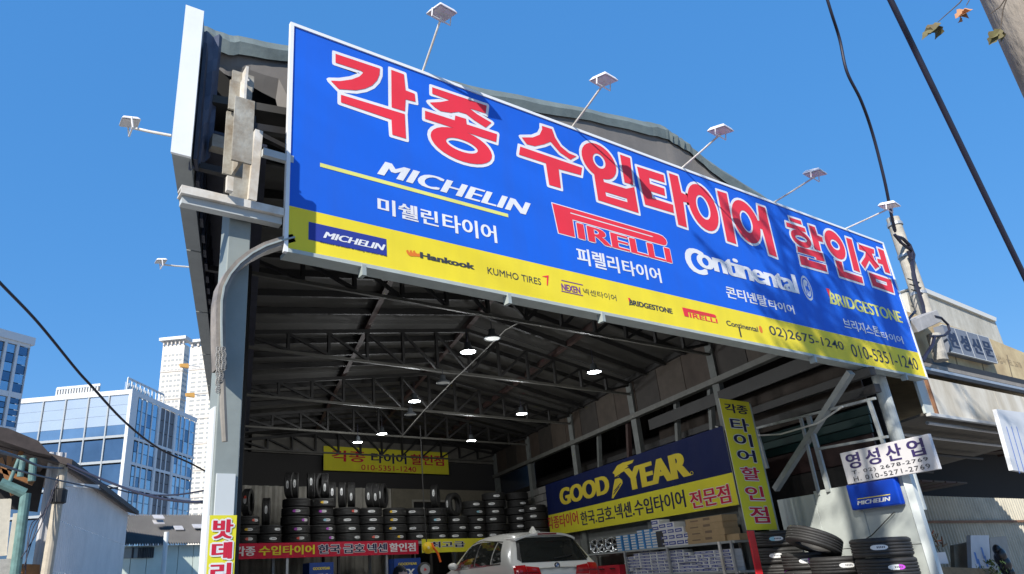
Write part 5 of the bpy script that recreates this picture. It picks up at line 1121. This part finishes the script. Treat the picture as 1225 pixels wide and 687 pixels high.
# overhead cables
def wire(name, label, pts, r_, m=cable_m):
    o = build(MB().tube([V(p_) for p_ in pts], r_, 8), name, m, smooth=True); return tag(o, label, 'cable')
def catm(P, n=8):
    out = []; P = [P[0]]+P+[P[-1]]
    for i in range(1, len(P)-2):
        for k in range(n):
            t = k/n; a, b, c, d = P[i-1:i+3]; out.append(.5*((2*b)+(c-a)*t+(2*a-5*b+4*c-d)*t*t+(3*b-a-3*c+d)*t**3))
    return out+[P[-2]]
wire('overhead_cable', 'kinked thick cable hanging from above down to the concrete pole', catm([onY(955,-120,4.2), onY(990,0,4.5), onY(1004,45,4.7), onY(1013,85,4.8), onY(1030,120,4.9), onY(1044,160,5.1), onY(1058,215,5.3), onY(1066,255,5.5), onY(1073,284,5.65)]), .028)
wire('overhead_cable', 'straight thick twin cable crossing the sky at the upper right', [onR(900,-340,6), onR(1065,0,7.5), onR(1225,330,9.5), onR(1400,690,12)], .024)
wire('overhead_cable', 'thin strand running beside the straight twin cable', [onR(903,-338,6.02), onR(1070,4,7.6), onR(1229,333,9.6), onR(1402,686,12.1)], .012)
# pole close to the camera at the top right corner
c_ = onR(1226,10,4.6)
np_ = tag(build(MB().tube([(c_.x,c_.y,-.1),(c_.x,c_.y,11)], [.17,.13], 28), 'street_pole', mat('near_pole', (.40,.35,.29), .75, col2=(.24,.20,.16), scale=4, bump=.5, bscale=30, stretch=(1,1,.3)), smooth=True), 'thick beige street pole cut off by the top right corner', 'pole')
# ------------------------------------------------------------------ tree over the street, its twigs reach into the view and its shade falls on the sign
tree = thing('street_tree', 'bare branched street tree with a few withered leaves hanging at the top right', 'tree', (-2.2,-1.6,0))
bark = mat('bark', (.13,.10,.075), .9, noise=.4, scale=12, bump=.5)
leafm = mat('withered_leaf', (.16,.15,.06), .7, col2=(.10,.07,.03), scale=12); leafb = mat('brown_leaf', (.42,.20,.09), .7, noise=.3, scale=14)
T0_, T1_ = V((-2.2,-1.6,-.1)), V((-1.6,-1.2,6.5))
build(MB().tube([T0_, T0_.lerp(T1_,.4)+V((.1,0,0)), T1_], [.26,.2,.15], 14), 'trunk', bark, tree, smooth=True)
lm_ = MB(); lf = MB(); R2 = random.Random(11)
targets = [V((9.8,5,5.4)),V((10.0,5,4.7)),V((11.0,5,5.3)),V((12,5,4.6)),V((9.4,5,5.9)),V((15.2,5.2,3.2)),V((10.5,5.4,6.0)),V((10.6,5.2,1.8)),V((10.9,5,4.0))]
ends = [t - SUN*L_ for t, L_ in zip(targets, (10.8,12,13,13,11.2,16,12,18.5,13.5))]
def leafshape(mb, c, L_, W_, d, up, n=6, curl=.3):
    d = d.normalized(); s_ = d.cross(up).normalized(); up = s_.cross(d)
    pr = [None]*0; prev = None
    for i in range(n+1):
        t = i/n; w = math.sin(math.pi*min(1,t*1.0)**.8)*W_/2*(1+.25*math.sin(i*2.3)); p = c+d*(t*L_)+up*(-curl*L_*t*t)
        cur = (p-s_*w+up*abs(w)*.5, p, p+s_*w+up*abs(w)*.35)
        if prev: mb.quad(prev[0],prev[1],cur[1],cur[0]); mb.quad(prev[1],prev[2],cur[2],cur[1])
        prev = cur
def okview(p):   # twigs stay above the picture
    v = p-EYE; e = math.degrees(math.atan2(v.z, math.hypot(v.x, v.y))); return e > 58
for e in ends:
    if not okview(e): e.z += 0
    mid = T1_.lerp(e, .5)+V((R2.uniform(-.4,.4), R2.uniform(-.4,.4), .6))
    lm_.tube(catm([T1_-V((0,0,R2.uniform(0,1.5))), mid, e], 4), [.09-.008*i for i in range(9)], 7)
    for k in range(16):
        d = V((R2.gauss(0,1), R2.gauss(0,1), R2.gauss(0,.6))).normalized(); s0 = mid.lerp(e, R2.uniform(.3,1)); L_ = R2.uniform(.4,1.2); p1 = s0+d*L_
        lm_.tube([s0, s0+d*L_*.5+V((0,0,.06)), p1], [.018,.011,.006], 5)
        for q_ in range(7):
            lp_ = s0.lerp(p1, R2.uniform(.25,1.05)); dd = V((R2.gauss(0,1),R2.gauss(0,1),R2.gauss(-.5,.6))); leafshape(lf, lp_, R2.uniform(.09,.17), R2.uniform(.06,.1), dd, V((R2.gauss(0,1),R2.gauss(0,1),1)), 3)
build(lm_, 'branches', bark, tree, smooth=True, kind='stuff'); build(lf, 'crown_leaves', leafm, tree, kind='stuff')
tip = onR(1180,-40,3.9); tw = MB()
def twig(a, b, c): tw.tube([onR(*a, 3.9), onR(*b, 3.9), onR(*c, 3.9)], [.004,.003,.002], 5)
twig((1180,-40),(1148,3),(1122,26)); twig((1180,-40),(1168,-15),(1156,6)); twig((1225,-60),(1200,10),(1197,34)); twig((1215,-20),(1196,8),(1185,16))
tw.tube([tip, tip+V((-1.5,-1,2.5)), ends[3]], [.006,.015,.03], 6); tw.tube([onR(1225,-60,3.9), tip], .006, 5)
build(tw, 'twigs', bark, tree, kind='stuff')
for nm, p0, p1, W_, m in (('leaf',(1126,27),(1101,46),.075,leafm),('leaf',(1143,22),(1163,9),.075,leafb),('leaf',(1197,34),(1183,53),.06,leafm)):
    a, b = onR(*p0, 3.9), onR(*p1, 3.9); mb = MB(); leafshape(mb, a, (b-a).length, W_, b-a, V((-.3,-.8,.5)), 8, .12); [leafshape(mb, a+(b-a)*t_, (b-a).length*L2, W_*w2_, (b-a)+cr*c2_+cd*d2_, V((.3,-.6,.5)), 6, .5) for t_, L2, w2_, c2_, d2_ in ((.15,.6,.7,.12,.0),(.25,.5,.6,-.05,.12),(.4,.45,.5,.06,-.06))]; o = build(mb, nm, m, tree)
# ------------------------------------------------------------------ left street: sheds, slate roofed building, pole
shed = thing('corrugated_shed', 'grey corrugated shed with dark sloping eave at the lower left', 'shed', tuple(onZ(110,640,0)))
Zs = 5.2
A0 = onZ(77,562,Zs); nS = V((S.y,-S.x,0)); 
def LP(px, py): return onP(px, py, A0, nS)
shm = mat('shed_sheet_grey', (.82,.74,.68), .6, noise=.15, scale=.8); shd = mat('shed_sheet_dull', (.5,.49,.49), .65, noise=.2, scale=.8)
Bf = LP(153,612); Bf.z = A0.z
Lw = (Bf-A0).length; nb_ = 16
for k in range(3):
    z0, z1 = (0, Zs*.36, Zs*.68, Zs)[k:k+2]
    for i in range(nb_):
        a = A0.lerp(Bf, i/nb_); b = A0.lerp(Bf, (i+1)/nb_)-S*.015; corrugated((a.x,a.y,0),(b.x,b.y,0), z0+.0, z1-.02, shm, 'wall_sheet', shed, .3, .05)
A1 = onY(50,545,A0.y); A1 = V((onY(44,640,A0.y).x, A0.y, 0)); Fx = A0.x - A1.x
corrugated((A0.x-Fx*1.0,A0.y,0),(A0.x,A0.y,0), 0, Zs+.6, shd, 'front_sheet', shed, .3, .05)
roofd = mat('shed_roof_dark', (.06,.045,.04), .8, noise=.4, scale=3)
e0, e1 = LP(45,532), LP(160,612)
e0 = V((A0.x,A0.y,Zs))-S*1.2; e1 = Bf+S*.8
build(MB().hexa([e0+V((.45,-.14,-.05)), e1+V((.45,-.14,-.05)), e1+V((-4,1.3,1.3)), e0+V((-4,1.3,1.3)), e0+V((.45,-.14,.17)), e1+V((.45,-.14,.17)), e1+V((-4,1.3,1.55)), e0+V((-4,1.3,1.55))]), 'roof', roofd, shed)
# open teal framed lean-to at the far left
lt = thing('teal_frame_shed', 'open shed of teal pipes and cream boards at the lower left corner', 'shed', tuple(onY(20,687,A0.y-1)))
YL = A0.y-1.2; teal = mat('teal_pipe', (.13,.24,.22), .5, noise=.4, scale=4); crm = mat('cream_board', (.62,.56,.45), .7, noise=.15); wood = mat('orange_wood', (.34,.15,.05), .7, noise=.3)
def yb_(pts, Y, d, nm, m): facade(pts, Y, d, nm, m, lt)
yb_([(-60,500),(10,512),(46,527),(62,545),(40,540),(0,526),(-60,515)], YL-.3, 5, 'roof', roofd)
yb_([(-70,600),(14,596),(8,664),(-70,672)], YL+.2, .1, 'cream_panel', crm); yb_([(16,614),(25,613),(19,668),(8,668)], YL+.15, .1, 'cream_panel', crm)
yb_([(-80,672),(14,668),(12,720),(-80,720)], YL+.1, .1, 'concrete_base', concrete); yb_([(20,674),(48,675),(46,720),(18,720)], YL+.5, .1, 'wood_panel', wood)
yb_([(-70,535),(60,540),(45,612),(-70,600)], YL+3.5, .1, 'dark_back', steel_dark)
for a, b, r_ in (((31,590),(18,687),.16),((28,545),(24,570),.1),((40,548),(38,575),.12),((0,577),(30,590),.16),((24,545),(8,585),.06)): build(MB().tube([onY(*a,YL), onY(*b,YL)], r_, 12), 'pipe', teal, lt)
for a, b in (((0,548),(16,592)),((12,540),(10,560)),((0,562),(40,578)),((26,540),(14,558))): build(MB().bar(onY(*a,YL+.4), onY(*b,YL+.4), .14), 'timber', wood, lt)
# light green slate roofed building behind
Yg = 44
gs = thing('slate_roof_building', 'low pale green building with grey corrugated slate roof on the left', 'building', tuple(onY(200,690,Yg)))
gz = onY(200,652,Yg).z; gx0, gx1 = onY(138,660,Yg).x, onY(300,660,Yg).x
grn = mat('pale_green_wall', (.60,.68,.60), .75, noise=.15, scale=1)
for i in range(9):
    a, b = gx0+(gx1-gx0)*i/9, gx0+(gx1-gx0)*(i+1)/9-.03; build(MB().box((a,Yg,0),(b,Yg+.1,gz)), 'wall_panel', grn, gs)
build(MB().box((gx0,Yg+.12,0),(gx1,Yg+6,gz)), 'inner_wall', concrete, gs)
zr_ = onY(200,617,Yg+5).z; slate = mat('cement_slate', (.13,.125,.12), .85, noise=.3, scale=1, bump=.2)
mb = MB(); n = 60; x0r, x1r = gx0-.3, gx1+.4
for i in range(n):
    a = x0r+(x1r-x0r)*i/n; b = x0r+(x1r-x0r)*(i+1)/n; m = (a+b)/2
    mb.quad((a,Yg-.5,gz-.02),(m,Yg-.5,gz+.13),(m,Yg+5,zr_+.13),(a,Yg+5,zr_-.02)); mb.quad((m,Yg-.5,gz+.13),(b,Yg-.5,gz-.02),(b,Yg+5,zr_-.02),(m,Yg+5,zr_+.13))
build(mb, 'roof', slate, gs)
for (a, b, c, d) in ((181,193,619,624),(181,193,625,630),(206,216,632,637),(228,240,630,635)):
    p0, p1 = onY(a,c,Yg+2.4), onY(b,d,Yg+2.4); build(MB().hexa([(p0.x,Yg+1.6,p1.z+.1),(p1.x,Yg+1.6,p1.z+.1),(p1.x,Yg+2.2,p0.z+.1),(p0.x,Yg+2.2,p0.z+.1),(p0.x,Yg+1.6,p1.z+.15),(p1.x,Yg+1.6,p1.z+.15),(p1.x,Yg+2.2,p0.z+.15),(p0.x,Yg+2.2,p0.z+.15)]), 'roof_patch', mat('roof_patch', (.5,.48,.47), .8, noise=.3, scale=3), gs)
w0, w1 = onY(147,655,Yg), onY(182,667,Yg); wf = build(MB().box((w0.x,Yg-.06,w1.z),(w1.x,Yg-.02,w0.z)), 'window', mat('window_pane_dull', (.25,.27,.26), .2), gs)
for i in range(4): xx = w0.x+(w1.x-w0.x)*i/3; build(MB().box((xx-.05,Yg-.1,w1.z),(xx+.05,Yg-.06,w0.z)), 'window_bar', steel_dark, wf)
for i in range(9): xx = w0.x+(w1.x-w0.x)*(.52+.46*i/8); build(MB().box((xx-.03,Yg-.14,w1.z),(xx+.03,Yg-.11,w0.z)), 'grille_bar', black, wf)
pq = onY(198,650,40); tag(build(MB().tube([(pq.x,40,0),(pq.x,40,onY(200,636,40).z)], .12, 10), 'thin_post', mat('post_white', (.6,.62,.6), .5)), 'thin white post in front of the pale green building', 'post')
# leaning street pole with wires on the left
pa, pb = onY(77,550,A0.y-.9), onY(55,687,A0.y-.9)
lp2 = thing('wooden_pole', 'weathered beige utility pole with wires leaning beside the corrugated shed', 'pole', (pb.x, pb.y, 0))
pbot = pa+(pb-pa)*((pa.z+.1)/(pa.z-pb.z))
build(MB().tube([pbot, pa], [.2,.15], 14), 'shaft', mat('beige_pole', (.48,.42,.33), .85, noise=.25, scale=4), lp2)
build(MB().lathe([(.17,-.25),(.26,-.2),(.26,.2),(.17,.25)], pa.lerp(pb,.33), n=12), 'clamp', steel_dark, lp2)
build(MB().bar(pa.lerp(pb,.22)-X*.1, onY(118,582,A0.y-.6), .12), 'crossarm', mat('arm_white', (.6,.6,.58), .6), lp2)
def w2(label, px, Y0, Y1, r_): n = len(px)-1; wire('street_wire', label, catm([onY(*p_, Y0+(Y1-Y0)*i/n) for i, p_ in enumerate(px)], 5), r_)
YQ = A0.y-.9
w2('wire from the leaning pole sagging right past the glass building', [(77,553),(120,572),(175,592),(225,600),(262,598)], YQ, 14, .035)
w2('thin wire from the leaning pole to the column clamp', [(77,556),(140,585),(200,592),(262,583)], YQ, 15, .02)
w2('wire coming from the left edge to the top of the leaning pole', [(-20,535),(20,546),(50,558),(76,560)], 10, YQ, .03)
w2('second wire from the left edge crossing the teal frame', [(-20,548),(20,562),(60,572),(120,585)], 10, YQ, .022)
for k, (x_, y_) in enumerate(((25,668),(28,680),(32,660),(30,690))):
    w2(f'slack wire hanging down left from the leaning pole, {NTH[k]} from its top', [(74,560+k*4),(62-k*3,590+k*8),(48-k*4,630),(x_,y_)], YQ, YQ-1, .016)
wire('overhead_cable', 'thick black cable sagging down across the left sky to the workshop', catm([onR(-60,275,9), onR(0,338,10), onR(45,385,11), onR(90,440,12), onR(108,460,12.4), onR(150,505,14), onR(190,536,16), onR(232,556,18), onR(262,573,20)]), .021)
# ------------------------------------------------------------------ far buildings
glass = mat('blue_glass', (.42,.56,.68), .08, metal=.9, noise=.3, scale=.06); glass2 = mat('deep_blue_glass', (.16,.26,.38), .06, metal=.8, noise=.35, scale=.08); glass3 = mat('pale_glass', (.86,.86,.84), .14, metal=.75, noise=.12, scale=.05)
mull = mat('mullion_white', (.55,.57,.58), .5); gpan = mat('grey_spandrel', (.10,.10,.11), .5); mul2 = mat('mullion_grey', (.3,.33,.35), .5)
class Face:
    """vertical face through point K with horizontal direction d; picture columns give positions along it"""
    def __init__(s, K, d): s.K = V(K); s.d = V(d).normalized(); s.n = s.d.cross(UP)
    def s_(s, px, py): return (onP(px, py, s.K, s.n)-s.K).dot(s.d)
    def z_(s, px, py): return onP(px, py, s.K, s.n).z
    def panel(s, a, b, z0, z1, name, m, parent, off=0, t=.3):
        if s.n.dot(EYE-s.K) < 0: nn = -s.n
        else: nn = s.n
        p0 = s.K+s.d*a; p1 = s.K+s.d*b; p0.z = p1.z = 0; o = nn*off
        return build(MB().hexa([p0+o+UP*z0, p1+o+UP*z0, p1+o-nn*t+UP*z0, p0+o-nn*t+UP*z0, p0+o+UP*z1, p1+o+UP*z1, p1+o-nn*t+UP*z1, p0+o-nn*t+UP*z1]), name, m, parent)
ob = thing('glass_office', 'blue glass office building with white corner and rooftop grilles', 'building', tuple(onR(157,690,220)))
K = onR(157,468,220); d2 = ray(645,685); d2.z = 0; d2.normalize(); d1 = V((d2.y,-d2.x,0)); d1 = -d1 if d1.x > 0 else d1
FLf, FRt = Face(K, d1), Face(K, d2); zt = K.z
levels = [zt, FLf.z_(149,521), FLf.z_(142,551.5), FLf.z_(139,581), FLf.z_(136,612), 0]
bays = [FLf.s_(155,500), FLf.s_(131,480), FLf.s_(107,478), FLf.s_(80,478), FLf.s_(53,481), FLf.s_(20,484), FLf.s_(-12,488)]
core = [K+d1*.5+d2*.5]; Lr = FRt.s_(234,505); Ll = bays[-1]
p = [K+d1*.6+d2*.6, K+d1*.6+d2*(Lr-.3), K+d1*(Ll-.3)+d2*(Lr-.3), K+d1*(Ll-.3)+d2*.6]
build(MB().hexa([V((q.x,q.y,0)) for q in p]+[V((q.x,q.y,zt-.5)) for q in p]), 'core', mat('dark_core', (.03,.04,.05), .6), ob)
for k in range(5):
    z1, z0 = levels[k]-.8, levels[k+1]+.3
    for i in range(6):
        a, b = bays[i]+.25, bays[i+1]-.25
        if k == 0:
            zs = [z0+(z1-z0)*j/4 for j in range(5)]
            for j in range(4): FLf.panel(a, b, zs[j]+.03, zs[j+1]-.03, 'window_band', glass3 if j > 0 else glass, ob, .1)
        else:
            w_ = FLf.panel(a, b, z0, z1, 'window_band', glass2, ob, .1)
        for j in range(1, 6): xx = a+(b-a)*j/6; FLf.panel(xx-.06, xx+.06, z0, z1, 'mullion', mul2, ob, .25, .15) if k == 9 else None
    FLf.panel(.0, Ll, levels[k+1]-.35, levels[k+1]+.35, 'floor_band', mul2, ob, .35)
    FRt.panel(.0, Lr, levels[k+1]-.5, levels[k+1]+.3, 'floor_band', mull, ob, .35)
for i in range(7): FLf.panel(bays[i]-.2, bays[i]+.2, 0, zt, 'pier', mul2 if i else mull, ob, .45, .5)
FLf.panel(0, Ll, zt-.8, zt+.6, 'roof_edge', mull, ob, .5); FRt.panel(0, Lr, zt-.8, zt+.6, 'roof_edge', mull, ob, .5)
FRt.panel(-.4, FRt.s_(163,480), 0, zt+.65, 'corner_pier', mull, ob, .6, 1.0)
cols_ = [163,168,174,181,188,190.5,196.5,202,208.5,211,216,221,227,233.5]; kinds = ['g','g','g','g','m','d','d','d','m','g','g','g','g']
for i, kd in enumerate(kinds):
    a, b = FRt.s_(cols_[i], 500), FRt.s_(cols_[i+1], 500)
    if kd == 'm': FRt.panel(a, b, 0, zt, 'pier', mull, ob, .45, .5); continue
    for k in range(5):
        z1, z0 = levels[k]-.8, levels[k+1]+.3; nn = 3 if k == 0 else 2
        for j in range(nn): FRt.panel(a+.25, b-.25, z0+(z1-z0)*j/nn+.08, z0+(z1-z0)*(j+1)/nn-.08, 'window_band', (glass, glass2)[int((i*7+j*3+k*5) % 9 > 6)] if kd == 'g' else gpan, ob, .1)
    FRt.panel(b-.25, b+.25, 0, zt, 'mullion', mull, ob, .3, .4)
rz = zt+.6
gr0, gr1 = FLf.s_(128,463)+6, FLf.s_(52,470)
for i in range(16):
    a, b = gr0+(gr1-gr0)*i/16, gr0+(gr1-gr0)*(i+1)/16
    f_ = Face(K+d2*6, d1); f_.panel(a+.3, b-.3, rz+.4, rz+3.6, 'roof_grille', gpan, ob, 0); f_.panel(b-.25, b+.25, rz, rz+4.2, 'grille_post', mull, ob, .2)
Face(K+d2*6, d1).panel(gr0, gr1, rz+3.7, rz+4.5, 'grille_rail', mull, ob, .3); Face(K+d2*6, d1).panel(gr0, gr1, rz+1.8, rz+2.1, 'grille_rail', mull, ob, .3)
f_ = Face(K-d1*-3, d2)
for i in range(10):
    a = FRt.s_(163,470)+(FRt.s_(205,492)-FRt.s_(163,470))*i/9; f_.panel(a-.2, a+.2, rz, rz+4.6, 'rooftop_post', mull, ob, 0); 
f_.panel(FRt.s_(163,470), FRt.s_(205,492), rz+4.2, rz+4.8, 'rooftop_rail', mull, ob, 0); f_.panel(FRt.s_(163,470), FRt.s_(190,488), rz+.3, rz+3.4, 'rooftop_screen', glass3, ob, -.6)
# left glass tower
gt = thing('glass_tower', 'dark blue glass tower with pale piers cut by the left edge', 'building', tuple(onR(36,690,150)))
K2 = onR(36,407,150); dd2 = ray(1000,666); dd2.z = 0; dd2.normalize(); F2 = Face(K2, -dd2); z2 = K2.z
q = [K2, K2-dd2*60, K2-dd2*60+V((dd2.y*-1,dd2.x,0))*25, K2+V((-dd2.y,dd2.x,0))*25]
inn = [K2+(-dd2)*.5+V((-dd2.y,dd2.x,0))*.6, K2-dd2*60+V((-dd2.y,dd2.x,0))*.6, K2-dd2*60+V((-dd2.y,dd2.x,0))*25, K2+V((-dd2.y,dd2.x,0))*25-dd2*.5]
build(MB().hexa([V((a.x,a.y,0)) for a in inn]+[V((a.x,a.y,z2-.4)) for a in inn]), 'core', mat('dark_core', (.03,.04,.05), .6), gt)
xs_ = [F2.s_(*c) for c in ((30,440),(17,440),(14,440),(2,440),(-1,440),(-14,440),(-17,440),(-30,440))]
zl = [z2-1.2, F2.z_(20,474), F2.z_(12,515), F2.z_(8,560), 0]
for i in range(0, 8, 2):
    for k in range(4):
        n_ = 5
        for j in range(n_): F2.panel(xs_[i]+.1, xs_[i+1]-.1, zl[k+1]+.7+(zl[k]-zl[k+1]-1)*j/n_, zl[k+1]+.7+(zl[k]-zl[k+1]-1)*(j+1)/n_-.14, 'window_band', (glass2, glass)[(i//2+j) % 2], gt, .1)
    e = xs_[i-1] if i else 0; F2.panel(e, xs_[i], 0, z2, 'pier', mull, gt, .5, .6)
for z in zl[:-1]: F2.panel(0, 60, z-.4, z+.6, 'floor_band', mull, gt, .45)
F2.panel(-.6, 60, z2-1.0, z2+.5, 'roof_edge', mull, gt, .8, 1.4)
# pale apartment towers
apm = mat('apartment_cream', (.66,.62,.54), .8, noise=.06, scale=.05); apd = mat('apartment_side', (.50,.46,.42), .8); win = mat('apartment_window', (.30,.31,.31), .3)
def apartment(label, pxL, pxR, py, r_, pxS, base=0):
    K = onR(pxR, py, r_); f1 = Face(K, d1); f2 = Face(K, d2); L1 = f1.s_(pxL, py+2); L2 = f2.s_(pxS, py+10)
    t = thing('apartment_tower', label, 'apartment tower', (K.x, K.y, 0), 'pale apartment towers'); H_ = K.z
    c = [K, K+d1*L1, K+d1*L1+d2*L2, K+d2*L2]
    build(MB().hexa([V((a.x,a.y,0)) for a in c]+[V((a.x,a.y,H_)) for a in c]), 'wall', apm, t)
    rows_ = int(H_/3.1); mb = MB(); bd_ = MB()
    for f, L_, nc in ((f1, L1, 5), (f2, L2, 3)):
        nn = f.n if f.n.dot(EYE-K) > 0 else -f.n
        for rI in range(rows_-2):
            z = H_-7-rI*3.1
            if z < 3: break
            for c_ in range(nc):
                a = L_*(.08+.86*c_/nc); w_ = L_*.86/nc*(.62 if c_ % 2 else .8); p0 = K+f.d*a+nn*.06; p1 = K+f.d*(a+w_)+nn*.06
                mb.quad((p0.x,p0.y,z),(p1.x,p1.y,z),(p1.x,p1.y,z+1.35),(p0.x,p0.y,z+1.35))
        for rI in range(1, 9): f.panel(0, L_, H_-rI*16.5, H_-rI*16.5+.8, 'string_course', apd, t, .35)
    build(mb, 'windows', win, t, kind='stuff')
    f1.panel(-1.5, L1+1.5, H_+2.6, H_+4.4, 'roof_crown', mull, t, 2.5, 9)
    for i in range(6): a = L1*i/5.5; f1.panel(a, a+L1*.06, H_, H_+2.6, 'crown_post', apd, t, 1.0, 1)
    return t, f1, H_, L1
a1_ = apartment('pale apartment tower with roof crown left of its twin', 195, 221, 411, 420, 226.5)
a2_ = apartment('pale apartment tower partly hidden behind the side signboard', 228, 268, 411, 470, 276)
for (px, py, lab_) in ((221,437,'upper yellow climbing hoist on the apartment tower'),(228,472,'lower yellow climbing hoist on the apartment tower')):
    q = onR(px, py, 405); t = thing('work_platform', lab_, 'hoist', tuple(q)); build(MB().hexa([q+V(a) for a in ((-2.4,-1,-1.1),(2.2,-1,-1.3),(2.2,1,-1.3),(-2.4,1,-1.1),(-2.8,-1,.6),(1.8,-1,1.2),(1.8,1,1.2),(-2.8,1,.6))]), 'cab', mat('hoist_orange', (.62,.33,.08), .6), t); build(MB().tube([q+V((1,0,.3)), q+V((9,2,.8))], .25, 6), 'rail', mull, t)
